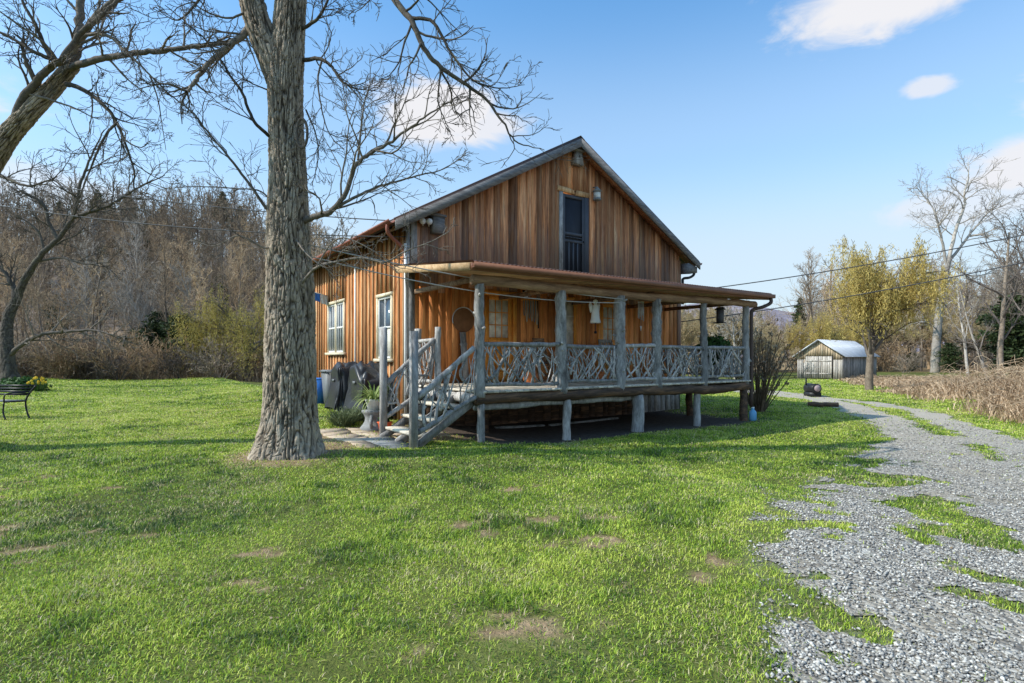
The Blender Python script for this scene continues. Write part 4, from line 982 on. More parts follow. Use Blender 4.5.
WOODS = dict(seg=[9,6,5,3], wob=[.05,.16,.22,.25], trop=[.05,.10,.06,.03], end=[.25,.25,.3,.5], k=[7,4,3,3], n=[24,8,6], t0=[.26,.2,.15], ang=[.72,.7,.75], ratio=[.34,.44,.5], taper=[.6,.4,.3], rr=[.34,.5,.6], rmin=.010)
def tree_protos(n, P, h0, h1, r0, twigmat='twigs', trunkmat='woodsbark'):
    out = []
    for k in range(n):
        tr, cr = MB(), MB(); h = R.uniform(h0, h1)
        grow([tr, cr], np.array([0,0,-.3]), (R.uniform(-.06,.06), R.uniform(-.06,.06), 1), h, h*r0, 0, P)
        me1 = np.concatenate(tr.v), np.concatenate(tr.q), np.concatenate(tr.t); me2 = np.concatenate(cr.v), np.concatenate(cr.q), np.concatenate(cr.t)
        out.append((me1, me2, h))
    return out
def join_mesh(name, a, b_, mats):
    V_ = np.concatenate([a[0], b_[0]]); Q_ = np.concatenate([a[1], b_[1]+len(a[0])]); me = mesh_from(name, V_, [], Q_, np.concatenate([a[2], b_[2]]))
    for m_ in mats: me.materials.append(m_)
    me.polygons.foreach_set('material_index', np.r_[np.zeros(len(a[1]), np.int32), np.ones(len(b_[1]), np.int32)].astype(np.int32))
    return me
protos = tree_protos(5, WOODS, 11, 14, .0105)
meshes = [join_mesh('bare_tree', a, b_, [M['woodsbark'], M['twigs']]) for a, b_, h in protos]
palem = [join_mesh('bare_tree', a, b_, [M['palebark'], M['palebark']]) for a, b_, h in protos[:2]]
def put_tree(me, x, y, s, label, group, name='bare_tree', cat='tree', dz=0):
    o = bpy.data.objects.new(name, me); COL.objects.link(o); o.location = (x, y, float(gz(x, y))+dz); o.rotation_euler = (R.uniform(-.05,.05), R.uniform(-.05,.05), R.uniform(0, 6.28)); o.scale = (s, s, s*R.uniform(.92,1.1))
    return tag(o, label, cat, group)
# hillside behind the lawn (left)
cnt = 0; spots = []
def free(x, y, dmin):
    for a, c in spots:
        if abs(a-x) < dmin and abs(c-y) < dmin and math.hypot(a-x, c-y) < dmin: return False
    spots.append((x, y)); return True
tries = 0
while cnt < 150 and tries < 5000:
    tries += 1; y = R.uniform(42, 82); x = y*R.uniform(-1.12, -.34)
    if not free(x, y, 2.6): continue
    pale = R.random() < .10
    put_tree(R.choice(palem if pale else meshes), x, y, R.uniform(.7, 1.0)*(.85 if y < 50 else 1), 'slender pale barked bare tree among the hillside woods' if pale else 'bare brown woodland tree on the hillside behind the lawn', 'pale trees in the hillside woods' if pale else 'bare hillside trees'); cnt += 1
cnt = 0
while cnt < 140 and tries < 14000:
    tries += 1; y = R.uniform(62, 120); x = y*R.uniform(.20, 1.15)
    if y < 66 and .38 < x/y < .72: continue
    if not free(x, y, 2.6): continue
    s = R.uniform(.65, .95)*(.72 if x/y < .52 else 1.3)
    pale = R.random() < .15
    put_tree(R.choice(palem if pale else meshes), x, y, s, 'pale barked bare tree in the woods beyond the shed' if pale else 'bare brown tree in the woods beyond the shed and drive', 'pale trees beyond the shed' if pale else 'bare trees beyond the shed'); cnt += 1
# the far woods read as one mass
low = tree_protos(3, dict(WOODS, n=[14,6,4], k=[4,3,3,3], rmin=.022), 11, 14, .011)
A, B_, T1, T2 = [], [], [], []; na = 0; Qs = []; MI = []
def far_tree(x, y, s):
    global na
    a, b_, h = R.choice(low); ang = R.uniform(0, 6.28); Mx = np.array([[math.cos(ang), -math.sin(ang), 0],[math.sin(ang), math.cos(ang), 0],[0,0,1]])*s
    for part, mi in ((a, 0), (b_, 1)):
        A.append(part[0] @ Mx.T+np.array([x, y, float(gz(x, y))])); T1.append(np.clip(part[2]*.5+R.random()*.5, 0, 1)); Qs.append(part[1]+na); na += len(part[0]); MI.append(np.full(len(part[1]), mi, np.int32))
for k in range(520):
    y = R.uniform(72, 140); far_tree(y*(R.uniform(-1.25, -.22) if k < 420 else R.uniform(-2.3, -1.2)), y, R.uniform(.75, 1.1))
for k in range(380):
    y = R.uniform(95, 180); q_ = R.uniform(.2, 1.25) if k < 260 else R.uniform(1.15, 2.4); far_tree(y*q_, y, R.uniform(.8, 1.1)*(.72 if q_ < .55 else 1.35))
me = mesh_from('distant_woods', np.concatenate(A), [], np.concatenate(Qs), np.concatenate(T1)); me.materials.append(M['woodsbark']); me.materials.append(M['twigs']); me.polygons.foreach_set('material_index', np.concatenate(MI))
o = bpy.data.objects.new('distant_woods', me); COL.objects.link(o); tag(o, 'mauve brown mass of bare woods on the far slopes', 'woods', kind='stuff')

# shrubs and thicket along the wood edge
SHRUB = dict(seg=[6,4,3], wob=[.14,.22,.25], trop=[-.02,.02,.0], end=[.3,.35,.5], k=[4,3,3], n=[9,4], t0=[.2,.2], ang=[.6,.7], ratio=[.5,.45], taper=[.5,.3], rr=[.6,.7], rmin=.012)
def shrub_mesh(n, h, spread, mat, leaf=None, nl=0, P=SHRUB):
    m1 = MB()
    for k in range(n):
        a = R.uniform(0, 6.28); q = R.uniform(0, spread*.25); grow([m1], np.array([q*math.cos(a), q*math.sin(a), -.1]), (math.cos(a)*R.uniform(.1,.9)*spread, math.sin(a)*R.uniform(.1,.9)*spread, 1), h*R.uniform(.6,1.05), R.uniform(.015,.03), 0, P)
    me = mesh_from('bare_shrub', np.concatenate(m1.v), [], np.concatenate(m1.q), np.concatenate(m1.t)); me.materials.append(mat); return me
shm = [shrub_mesh(13, 3.0, .9, M['shrubtwig']) for k in range(3)]+[shrub_mesh(13, 2.4, 1.1, M['woodsbark']) for k in range(2)]
for k in range(95):
    y = R.uniform(36.8, 47); x = y*R.uniform(-1.1, -.36)
    o = put_tree(R.choice(shm), x, y, R.uniform(.7, 1.25), 'tangled bare shrub in the thicket along the far lawn edge', 'shrubs along the far lawn edge', 'bare_shrub', 'shrub')
for k in range(60):
    y = R.uniform(56, 70); q = R.uniform(.22, 1.1); x = y*q
    if .36 < q < .70 and y < 61: continue
    o = put_tree(R.choice(shm), x, y, R.uniform(.8, 1.5), 'tangled bare shrub at the edge of the woods beyond the shed', 'shrubs beyond the shed', 'bare_shrub', 'shrub')

for px_, Y, tl, sc2, lab in ((168,44,.38,.62,'pale leaning trunk in the thicket slanting left, nearest the yellow willow'), (150,46,.30,.66,'pale trunk slanting left in the middle of the thicket'), (132,45,-.25,.6,'pale slim trunk slanting right in the left half of the thicket'), (205,45,.12,.72,'tall pale trunk standing just left of the yellow willow'), (182,48,.45,.6,'thin pale trunk leaning strongly left behind the dark cedar'), (95,47,.2,.65,'pale trunk in the thicket right of the crooked tree')):
    p = at(px_, HY, Y); o = put_tree(palem[px_ % 2], p[0], Y, sc2, lab, None); o.rotation_euler = (.05, -tl, R.uniform(0, .6))
# conifers and cedars
def conifer_mesh(name, h, r, mat, n=2600, open_=.25, size=.16, shape='cone'):
    tr, fo = MB(), MB(); tr.tube([(0,0,-.2),(0,0,h*.5),(0,0,h*.97)], [h*.018,h*.012,h*.003], 7, caps=False)
    Pn = []; tn = []
    nb = int(26+h*6)
    for k in range(nb):
        t = (k+R.random())/nb; z = h*(open_+(1-open_)*t); L = r*((1-t)**.8 if shape == 'cone' else math.sin(PI*min(1, .12+.85*t))**.7)*R.uniform(.6,1.15)+.08
        a = k*2.4+R.uniform(-.4,.4); d = norm(np.array([math.cos(a), math.sin(a), R.uniform(-.15,.35) if shape == 'cone' else R.uniform(.1,.6)])); p0 = np.array([0,0,z]); p1 = p0+d*L
        tr.tube([p0, (p0+p1)/2+np.array([0,0,-.02*L]), p1], [h*.004+.006,.012,.006], 3, caps=False)
        nl = int(n/nb*(.3+L/r)); tb = R.random()*.5
        tt = rng.random(nl)**.7; c = p0+(p1-p0)*tt[:, None]+rng.normal(0, .10*L+.06, (nl, 3))*np.array([1,1,.6]); Pn.append(c); tn.append(np.clip(tb+.5*rng.random(nl), 0, 1))
    c = np.concatenate(Pn); tn = np.concatenate(tn); n_ = len(c)
    a = rng.normal(0, 1, (n_, 3)); a[:, 2] *= .6; a /= np.linalg.norm(a, axis=1)[:, None]; b_ = np.cross(a, rng.normal(0, 1, (n_, 3))); b_ /= np.linalg.norm(b_, axis=1)[:, None]
    s = size*(.5+rng.random((n_, 1))); Vv = np.stack([c-a*s, c+b_*s*.35, c+a*s, c-b_*s*.35], 1).reshape(-1, 3); i = np.arange(n_)*4
    fo.add(Vv, np.stack([i, i+1, i+2, i+3], -1), tint=np.repeat(tn, 4))
    t1 = mesh_from(name, np.concatenate(tr.v), [], np.concatenate(tr.q), np.concatenate(tr.t)); t1.materials.append(M['darkbark'])
    t2 = mesh_from(name, np.concatenate(fo.v), [], np.concatenate(fo.q), np.concatenate(fo.t)); t2.materials.append(mat)
    return t1, t2
def put_conifer(ms, name, label, x, y, s, cat='tree', group=None, dz=0):
    t = thing(name, label, cat, (x, y, float(gz(x, y))+dz), R.uniform(0,6), group); t.scale = (s,)*3
    for n_, me in (('trunk', ms[0]), ('crown', ms[1])):
        o = bpy.data.objects.new(n_, me); COL.objects.link(o); o.parent = t
    return t
cedar = [conifer_mesh('cedar', 5, 1.7, M['cedar'], 5200, .06, .15, 'oval'), conifer_mesh('cedar', 4, 1.5, M['cedar'], 4200, .04, .14, 'oval')]
pine = [conifer_mesh('pine', 14, 2.6, M['pine'], 4200, .55, .30), conifer_mesh('pine', 13, 2.4, M['pine'], 3800, .5, .30)]
spruce = conifer_mesh('spruce', 10, 2.0, M['cedar'], 4200, .25, .22)
for px, Y, s, lab in ((183, 41.5, 1.12, 'dark green cedar in the thicket in the middle of the far lawn edge'), (160, 44, 1.0, 'dark cedar half hidden behind bare trees left of the middle cedar'), (128, 42, .6, 'small olive cedar low in the thicket left of the other cedars'), (60, 60, 1.0, 'dark cedar in the woods behind the left crooked tree'), (100, 70, 1.3, 'tall dark cedar on the slope right of the crooked tree'), (222, 66, 1.2, 'dark cedar on the slope above the yellow willow'), (140, 78, 1.5, 'large dark cedar high on the slope in the middle of the woods')):
    p = at(px, HY, Y); put_conifer(cedar[int(px) % 2], 'cedar', lab, p[0], Y, s)
for k, (px, Y, s) in enumerate(((98,102,.85),(112,106,.7),(128,108,.88),(163,107,.75),(222,108,.9),(240,106,.75),(60,108,.75),(150,84,.7))):
    p = at(px, HY, Y); put_conifer(pine[k % 2], 'pine_tree', 'tall pine with a green crown standing out along the hilltop woods', p[0], Y, s, group='pines on the hilltop')
p = at(800, HY, 78); put_conifer(spruce, 'spruce_tree', 'lone dark spruce with a pointed top above the shed', p[0], 78, .98)
for px, Y, s, lab in ((950, 58, .62, 'round dark green cedar bush behind the tall pale tree'), (912, 63, .42, 'small green cedar bush left of the tall pale tree'), (1012, 46, 1.35, 'tall dark cedar at the right edge behind the brambles'), (1035, 50, 1.5, 'tall dark cedar just off the right edge of the woods'), (714, 60, .6, 'green bush seen through the right porch bay')):
    p = at(px, HY, Y); put_conifer(cedar[int(px) % 2], 'cedar', lab, p[0], Y, s)

# willows
def willow(label, x, y, h, rad, nstr, seed, strandmat='willow', th=.3, barkmat='woodsbark', droop=(.5, 1.6), spread=.85, ratio0=1.75, trop1=.03, cut=.42, tr_=.026):
    t = thing('willow_tree', label, 'tree', (x, y, float(gz(x, y))), 0)
    global rng, R
    keep_ = (rng, R); rng, R = np.random.default_rng(seed+40), random.Random(seed+40)
    P = dict(seg=[5,7,6,4], wob=[.05,.14,.18,.2], trop=[.02,trop1,.0,-.03], end=[.6,.25,.3,.4], k=[10,6,4,3], n=[10,11,7], t0=[.55,.25,.15], ang=[spread,.75,.75], ratio=[ratio0,.48,.5], taper=[.25,.3,.3], rr=[.42,.42,.55], rmin=.010)
    tr, cr = MB(), MB(); grow([tr, cr], np.array([0,0,-.2]), (.03,0,1), h*th, h*tr_, 0, P)
    tr.build('trunk', M[barkmat], t, True); cr.build('branches', M[barkmat], t)
    Vc = np.concatenate(cr.v); hi = Vc[Vc[:, 2] > h*cut]
    vox = np.unique(np.round(hi/.28).astype(int), axis=0, return_index=True)[1]; hi = hi[vox]
    pick = hi[rng.integers(0, len(hi), nstr)]+rng.normal(0, .06, (nstr, 3)); L = rng.uniform(*droop, nstr)*h/8; n = 8
    dx_ = rng.normal(0, .10, (nstr, 2)); ti = np.linspace(0, 1, n)
    c = pick[:, None, :]+np.stack([dx_[:, 0:1]*ti*1.2+.03*rng.normal(0,1,(nstr,n)), dx_[:, 1:2]*ti*1.2+.03*rng.normal(0,1,(nstr,n)), -L[:, None]*ti[None]], -1)
    c[..., 2] = np.maximum(c[..., 2], .3)
    # small leaves along every strand
    m_ = 3; cc = np.repeat(c.reshape(-1, 3), m_, 0)+rng.normal(0, .05, (nstr*n*m_, 3)); N_ = len(cc)
    a = rng.normal(0, .5, (N_, 3)); a[:, 2] -= 1; a /= np.linalg.norm(a, axis=1)[:, None]; b_ = np.cross(a, rng.normal(0, 1, (N_, 3))); b_ /= np.linalg.norm(b_, axis=1)[:, None]
    s = .055*(.6+.8*rng.random((N_, 1)))*h/8; Vv = np.stack([cc-a*s, cc+b_*s*.22, cc+a*s, cc-b_*s*.22], 1).reshape(-1, 3); i = np.arange(N_)*4
    mb = MB(); mb.add(Vv, np.stack([i, i+1, i+2, i+3], -1), tint=np.repeat(np.repeat(rng.random(nstr), n*m_), 4)); mb.build('foliage', M[strandmat], t)
    rng, R = keep_
    return t
yw = willow('yellow budding willow with a bare forked trunk right of the shed', 18.7, 29.3, 10.0, 3.2, 1750, 9, droop=(.3, 1.7), th=.30, spread=.60, ratio0=1.6, trop1=.065, cut=.46, tr_=.021); yw.rotation_euler = (0, 0, 2.9); yw.scale = (1, 1, 1.05)
p = at(822, HY, 62); willow('low yellow weeping willow behind the shed', p[0], 62, 8.6, 3, 2600, 2, droop=(1.2, 3.2))
p = at(850, HY, 66); willow('second yellow willow behind the shed, nearer the drive', p[0], 66, 8.4, 3, 2200, 5, droop=(1.0, 3.0))
p = at(246, HY, 40); willow('yellow green weeping willow at the lawn edge beside the big trunk', p[0], 40, 9.4, 3, 1700, 3, 'olivewillow', droop=(1.0, 3.4))
bud = []
def budding(px_, Y, s_, label, group=None):
    p = at(px_, HY, Y)
    if len(bud) < 2:
        t = willow(label, p[0], Y, 7.2, 3, 1900, 4+len(bud), 'budding', droop=(.08,.45), barkmat='twigs'); bud.append(t)
    else: t = copy_tree(bud[len(bud) % 2 if False else R.randint(0, 1)])
    t.name = 'budding_tree'; t.location = (p[0], Y, float(gz(p[0], Y))); t.rotation_euler = (0, 0, R.uniform(0, 6.28)); t.scale = (s_, s_, s_*R.uniform(.95,1.1)); t['label'] = label
    if group: t['group'] = group
    return t
GB, LB_ = 'budding trees behind the porch end', 'pale tan budding tree in the belt of trees behind the right porch end'
for px_, Y, s_ in ((735,52,.98),(690,50,.95),(712,58,1.15),(752,60,.95),(664,54,1.0),(728,66,1.3),(700,70,1.35),(775,64,.8),(676,64,1.2),(760,70,.95),(640,56,1.0)): budding(px_, Y, s_, LB_, GB)
budding(773, 50, .62, 'low brown budding tree between the porch and the shed')
GS, LS_ = 'budding trees behind the shed', 'tan budding tree in the woods right behind the shed'
for px_, Y, s_ in ((880,66,1.25),(905,72,1.4),(862,74,1.35),(965,66,1.35),(985,60,1.2),(800,66,.95),(815,72,1.1),(845,78,1.4),(1005,64,1.5),(930,76,1.5),(950,80,1.7),(895,84,1.6)): budding(px_, Y, s_, LS_, GS)

# tall pale sycamore and the pale pair at the right edge
def big_bare(label, x, y, h, r, P, trunkmat, crownmat, lean=(0,0), name='bare_tree', branches=None):
    t = thing(name, label, 'tree', (x, y, float(gz(x, y))), 0); tr, cr = MB(), MB()
    grow([tr, cr], np.array([0,0,-.3]), (lean[0], lean[1], 1), h, r, 0, P)
    tr.build('trunk', M[trunkmat], t, True); cr.build('branches', M[crownmat], t); return t
SYC = dict(seg=[10,9,6,5], wob=[.045,.14,.22,.28], trop=[.02,.12,.05,.01], end=[.22,.2,.25,.4], k=[12,7,4,3], n=[13,10,8], t0=[.30,.25,.15], ang=[.75,.65,.7], ratio=[.44,.38,.45], taper=[.4,.4,.3], rr=[.36,.42,.5], rmin=.013)
EDGE = dict(SYC, n=[12,9,8], t0=[.25,.25,.15], rmin=.008)
p = at(1000, HY, 34); big_bare('bare grey tree rising from the brambles at the right edge', p[0], 34, 9.5, .19, EDGE, 'woodsbark', 'woodsbark', (.06,0))
p = at(996, HY, 33); big_bare('slim grey trunk just left of the bare tree in the brambles', p[0], 33.4, 6.5, .10, EDGE, 'palebark', 'woodsbark', (-.08,0))
p = at(968, HY, 44); big_bare('thin pale sapling between the tall pale tree and the right edge', p[0], 44, 8.5, .12, EDGE, 'palebark', 'palebark', (-.03,0))
p = at(1040, HY, 30); big_bare('bare tree with drooping twigs at the right frame edge', p[0], 30, 9.5, .17, EDGE, 'woodsbark', 'woodsbark', (-.05,0))
p = at(766, HY, 38); big_bare('low spreading bare tree left of the shed', p[0]+.3, 44, 5.0, .13, dict(SYC, t0=[.2,.2,.2], ratio=[.7,.45,.45], rmin=.012), 'palebark', 'palebark')

# bare bush with curled leaves at the porch end
t = thing('leafless_bush', 'upright bare bush with curled brown leaves at the right porch end', 'shrub', (7.75, 17.6, float(gz(7.75,17.6))), 0)
b = MB(); tips = []
for k in range(64):
    a = R.uniform(0, 6.28); sp = R.uniform(.05,.62); L = R.uniform(1.6, 2.9)
    q = np.array([.12*math.cos(a), .12*math.sin(a), -.05]); d = norm(np.array([math.cos(a)*sp, math.sin(a)*sp, 1])); pts = [q]
    for i in range(7): d = norm(d+rng.normal(0,.06,3)); q = q+d*L/7; pts.append(q)
    b.tube(pts, np.linspace(.018,.008,8), 5, caps=False); tips.append(q)
    for j in range(4):
        i = R.randint(3, 7); e = pts[i]+norm(d+rng.normal(0,.5,3))*R.uniform(.2,.5); b.tube([pts[i], e], [.006,.004], 3, caps=False); tips.append(e)
b.build('stems', M['shrubtwig'], t)
b = MB()
for q in tips:
    for j in range(3): blade_leaf(b, q+rng.normal(0,.03,3), rng.normal(0,1,3), R.uniform(.05,.12), .025, 2.0, 3)
b.build('leaves', M['dryleaf'], t)

# dead brambles on the bank
def brambles():
    n = 5200; mbx = MB(); k = 0; Vs, Qs, Ts = [], [], []
    y = 13+rng.random(n*4)**1.4*38; x = 12.2+.42*(y-13.3)+rng.random(n*4)**1.0*(6+.55*y)
    dm_ = dry_mask(x, y); keep = (dm_ > .6) & (rng.random(n*4) < .9); x, y = x[keep][:n], y[keep][:n]; n = len(x)
    hh = (.28+.70*fbm(x*.5, y*.5, 121, 3))*np.clip((x-(12.2+.42*(y-13.3)))/1.6, .25, 1.25)*(1-.72*sstep(21, 30, y))
    L = hh*(.7+.9*rng.random(n))*1.3+.3; th = rng.random(n)*2*PI
    m_ = 6; t = np.linspace(0, 1, m_); reach = L*(.3+.9*rng.random(n))
    rise = hh*(.7+.6*rng.random(n))
    arc = np.sin(t*PI*.8)[None]*rise[:, None]+.02
    px_ = x[:, None]+np.cos(th)[:, None]*reach[:, None]*t; py_ = y[:, None]+np.sin(th)[:, None]*reach[:, None]*t; pz_ = gz(x, y)[:, None]+arc
    c = np.stack([px_, py_, pz_], -1)+rng.normal(0, .03, (n, m_, 3))
    r = (.005+.006*rng.random(n))*(1+.025*y)
    tri = np.array([[0,1,0],[.87,-.5,0],[-.87,-.5,0]]); sx = np.stack([-np.sin(th), np.cos(th), 0*th], -1); uz = np.array([0,0,1.])
    ring = [c+r[:, None, None]*(sx[:, None, :]*a+uz*b_)*(np.linspace(1,.5,m_)[None,:,None]) for a, b_, _ in tri]
    Vv = np.stack(ring, 2).reshape(-1, 3); base = (np.arange(n)*m_*3)[:, None, None]; i = np.arange(m_-1)[None, :, None]*3; j = np.arange(3)[None, None, :]; j2 = (j+1) % 3
    q = np.stack([base+i+j, base+i+j2, base+i+3+j2, base+i+3+j], -1).reshape(-1, 4)
    me = mesh_from('dead_brambles', Vv, [], q, np.repeat(rng.random(n), m_*3)); me.materials.append(M['bramble'])
    # dry grass blades between them
    o = bpy.data.objects.new('dead_brambles', me); COL.objects.link(o); tag(o, 'tan dead brambles and dry stalks on the bank right of the drive', 'brambles', kind='stuff')
    n = 60000; y = 12.5+rng.random(n)**1.5*38; x = 11.6+.42*(y-13.3)+rng.random(n)*(6+.55*y); k_ = rng.random(n) < dry_mask(x, y); x, y = x[k_], y[k_]; n = len(x)
    th = rng.random(n)*2*PI; td = rng.random(n)*2*PI; h = (.12+.35*rng.random(n))*(.4+fbm(x*.6, y*.6, 131, 3))*(1-.6*sstep(22, 30, y)); w_ = .0009*y*(.6+.8*rng.random(n)); z = gz(x, y)
    P0 = np.stack([x, y, z], -1); wv = np.stack([np.cos(th), np.sin(th), 0*x], -1)*w_[:, None]; ld = np.stack([np.cos(td), np.sin(td), 0*x], -1)*(.4+1.0*rng.random(n))[:, None]
    P1 = P0+(ld*.4+np.array([0,0,.7]))*h[:, None]; P2 = P0+(ld+np.array([0,0,.85]))*h[:, None]
    Vv = np.stack([P0-wv, P0+wv, P1+wv*.8, P1-wv*.8, P2], 1).reshape(-1, 3); b0 = np.arange(n)*5
    me = mesh_from('dry_grass', Vv, np.stack([b0+3,b0+2,b0+4], -1), np.stack([b0,b0+1,b0+2,b0+3], -1), np.repeat(rng.random(n), 5)); me.materials.append(M['bramble'])
    o = bpy.data.objects.new('dry_grass', me); COL.objects.link(o); tag(o, 'dry straw coloured grass on the bank and field edge', 'dry grass', kind='stuff')
brambles()

# undergrowth along the left wood edge
def undergrowth():
    n = 26000; y = 37.5+rng.random(n)**1.3*14; x = y*rng.uniform(-1.2, -.33, n); k_ = rng.random(n) < dry_mask(x, y); x, y = x[k_], y[k_]; n = len(x)
    th = rng.random(n)*2*PI; td = rng.random(n)*2*PI; h = (.3+1.3*rng.random(n)**2)*(.4+fbm(x*.3, y*.3, 141, 3)); w_ = .014*(.6+.8*rng.random(n)); z = gz(x, y)
    P0 = np.stack([x, y, z], -1); wv = np.stack([np.cos(th), np.sin(th), 0*x], -1)*w_[:, None]; ld = np.stack([np.cos(td), np.sin(td), 0*x], -1)*(.2+.8*rng.random(n))[:, None]
    P1 = P0+(ld*.4+np.array([0,0,.7]))*h[:, None]; P2 = P0+(ld+np.array([0,0,.95]))*h[:, None]
    Vv = np.stack([P0-wv, P0+wv, P1+wv*.8, P1-wv*.8, P2], 1).reshape(-1, 3); b0 = np.arange(n)*5
    me = mesh_from('undergrowth', Vv, np.stack([b0+3,b0+2,b0+4], -1), np.stack([b0,b0+1,b0+2,b0+3], -1), np.repeat(rng.random(n)*.7, 5)); me.materials.append(M['dryleaf'])
    o = bpy.data.objects.new('undergrowth', me); COL.objects.link(o); tag(o, 'tangled brown undergrowth along the far edge of the lawn', 'undergrowth', kind='stuff')
undergrowth()

# litter on the lawn
def litter():
    n = 3000; y = 3.4+rng.random(n)**1.3*22; x = (rng.random(n)*2-1)*(.95*y+1.5); u, v = to_uv(x, y)
    k_ = (rng.random(n) < sstep(.42, .62, fbm(x*.6, y*.6, 151, 3))+.12) & ~((u > -.1) & (u < 9.7) & (v > -3.2)); x, y = x[k_], y[k_]; n = len(x)
    c = np.stack([x, y, gz(x, y)+.012+.014*rng.random(n)], -1); a = rng.normal(0, 1, (n, 3)); a[:, 2] *= .45; a /= np.linalg.norm(a, axis=1)[:, None]
    b_ = np.cross(a, np.array([0,0,1.])+rng.normal(0, .4, (n, 3))); b_ /= np.linalg.norm(b_, axis=1)[:, None]; s_ = (.006+.009*rng.random(n))[:, None]*(1+.03*y[:, None])
    up = np.cross(a, b_)*.35
    Vv = np.stack([c-a*s_, c+b_*s_*.6+up*s_, c+a*s_, c-b_*s_*.6+up*s_], 1).reshape(-1, 3); i = np.arange(n)*4
    me = mesh_from('fallen_leaves', Vv, np.concatenate([np.stack([i,i+1,i+2], -1), np.stack([i,i+2,i+3], -1)]), [], np.repeat(rng.random(n), 4)); me.materials.append(M['dryleaf'])
    o = bpy.data.objects.new('fallen_leaves', me); COL.objects.link(o); tag(o, 'curled dead brown leaves scattered on the lawn', 'leaf litter', kind='stuff')
litter()

# ---- the big furrowed tree in the foreground
ROOT = at(287, HY, 8.85); ROOT[2] = float(gz(ROOT[0], ROOT[1]))
big = thing('shade_tree', 'large bare shade tree with thick furrowed bark left of the house', 'tree', ROOT, 0)
def loc(px, py, Y=9.62): return at(px, py, Y-.77)-ROOT
def bark_tube(pts, rad, k, rows, seed, flare=0.0, amp=.024, K=24):
    path = smooth_path(pts, rows); n = len(path); d = np.r_[0, np.cumsum(np.linalg.norm(np.diff(path, axis=0), axis=1))]
    r = np.interp(np.linspace(0, 1, n), np.linspace(0, 1, len(rad)), rad)
    T = np.gradient(path, axis=0); T /= np.linalg.norm(T, axis=1)[:, None]
    X = np.empty_like(path); x = norm(np.cross(T[0], (0,1,0)))
    for i in range(n): x = norm(x-T[i]*np.dot(x, T[i])); X[i] = x
    Y = np.cross(T, X); th = np.arange(k)*2*PI/k; TH, D = np.meshgrid(th, d)
    a = TH/(2*PI)*K; w = (vnoise(a*.5, D*1.3, seed+1, K//2)-.5)*2.2
    sh = (vnoise(a*.25, D*2.5, seed+11, max(1, K//4))-.5)*1.6
    n1 = vnoise(a+sh, D*4.6+w, seed, K); n2 = vnoise(a*2, D*9, seed+2, 2*K); n3 = vnoise(a*3, D*26, seed+4, 3*K)
    ridge = np.minimum(np.abs(2*n1-1)*2.6, 1)                                  # 0 in the furrows, 1 on the plates
    crack = np.minimum(np.abs(2*vnoise(a*.8+n1*1.5, D*11+sh*3+n1*2, seed+7, 999)-1)*4, 1)
    ridge = ridge*(.25+.75*crack)
    disp = amp*(ridge+.45*(n2-.5)+.4*(n3-.5)-.7)
    lump = .03*(vnoise(TH/(2*PI)*4, D*1.1, seed+9, 4)-.5)
    rr = r[:, None]*(1+lump)+disp
    if flare: lob = .5+.5*np.cos(TH*5+1.2+np.sin(TH*2)); rr = rr+flare*np.exp(-np.maximum(D-.32, -.1)/.30)*(.25+.75*lob)
    P = path[:, None, :]+rr[..., None]*(np.cos(TH)[..., None]*X[:, None, :]+np.sin(TH)[..., None]*Y[:, None, :])
    i = np.arange(n-1)[:, None]*k; j = np.arange(k)[None, :]; j2 = (j+1) % k
    m_ = MB(); m_.add(P.reshape(-1, 3), np.stack([i+j, i+j2, i+k+j2, i+k+j], -1).reshape(-1, 4), tint=np.clip(.02+.72*ridge+.35*(n2-.5)+.25*(n3-.5), 0, 1).ravel())
    return m_
px = 8.85/F
TP = [(287,482),(287.5,456),(289,430),(290,400),(290.5,340),(290,280),(288,230),(288,180),(286,130),(285.5,90),(287,60),(289,30),(291,0),(296,-70),(300,-160)]
TR = [37,32,27,24.5,23.5,22,20,17.5,16.2,16.2,15.8,14.8,14,12,10]
bark_tube([loc(*q) for q in TP], [r*px for r in TR], 300, 1000, 5, .16, .030, 62).build('trunk', M['trunkbark'], big, True)
bark_tube([loc(*q, 9.62+dy) for q, dy in (((281,96),.02),((272,62),-.02),((262,35),-.05),((253,5),-.08),((243,-50),-.2),((230,-150),-.5))], [r*px for r in (9,12.5,12.5,12,11,9)], 150, 360, 15, 0, .022, 32).build('limb', M['trunkbark'], big, True)
b = MB(); b.tube([loc(301,134,9.38)+np.array([.155*math.cos(a)*.55+.02, -.02, .14*math.sin(a)*1.6]) for a in np.linspace(0, 2*PI, 20)], .022, 8, caps=False); b.build('burl', M['branchbark'], big, True)
TW = dict(seg=[8,7,5,4], wob=[.1,.15,.18,.2], trop=[0,.03,.02,.0], end=[.3,.25,.35,.5], k=[8,5,4,3], n=[14,5,4], t0=[.12,.15,.15], ang=[.75,.65,.6], ratio=[.34,.55,.62], taper=[.45,.35,.3], rr=[.34,.5,.65], rmin=.0034)
def limb(root, org, pts, r0, r1, mat, n=12, P=TW, name='branch', ratio=.34, lev=0, wob=.0):
    q = np.array([at(p[0], p[1], p[2]-(.77 if root is big else 0))-org for p in pts]); path = smooth_path(q, max(12, 5*len(q))); path = path+np.cumsum(rng.normal(0, wob, path.shape), 0)*0+rng.normal(0, r0*.12, path.shape)
    path[0] = q[0]; rad = np.linspace(r0, r1, len(path)); m_ = MB(); m_.tube(path, rad, 10, caps=False)
    L = np.sum(np.linalg.norm(np.diff(path, axis=0), axis=1)); PP = dict(P, n=[n]+P['n'][1:], ratio=[ratio]+P['ratio'][1:])
    PP['ratio'][0] *= 1.25; sprout([m_], path, rad, L, lev, PP); return m_.build(name, mat, root)
LB = M['branchbark']; DB = M['darkbark']
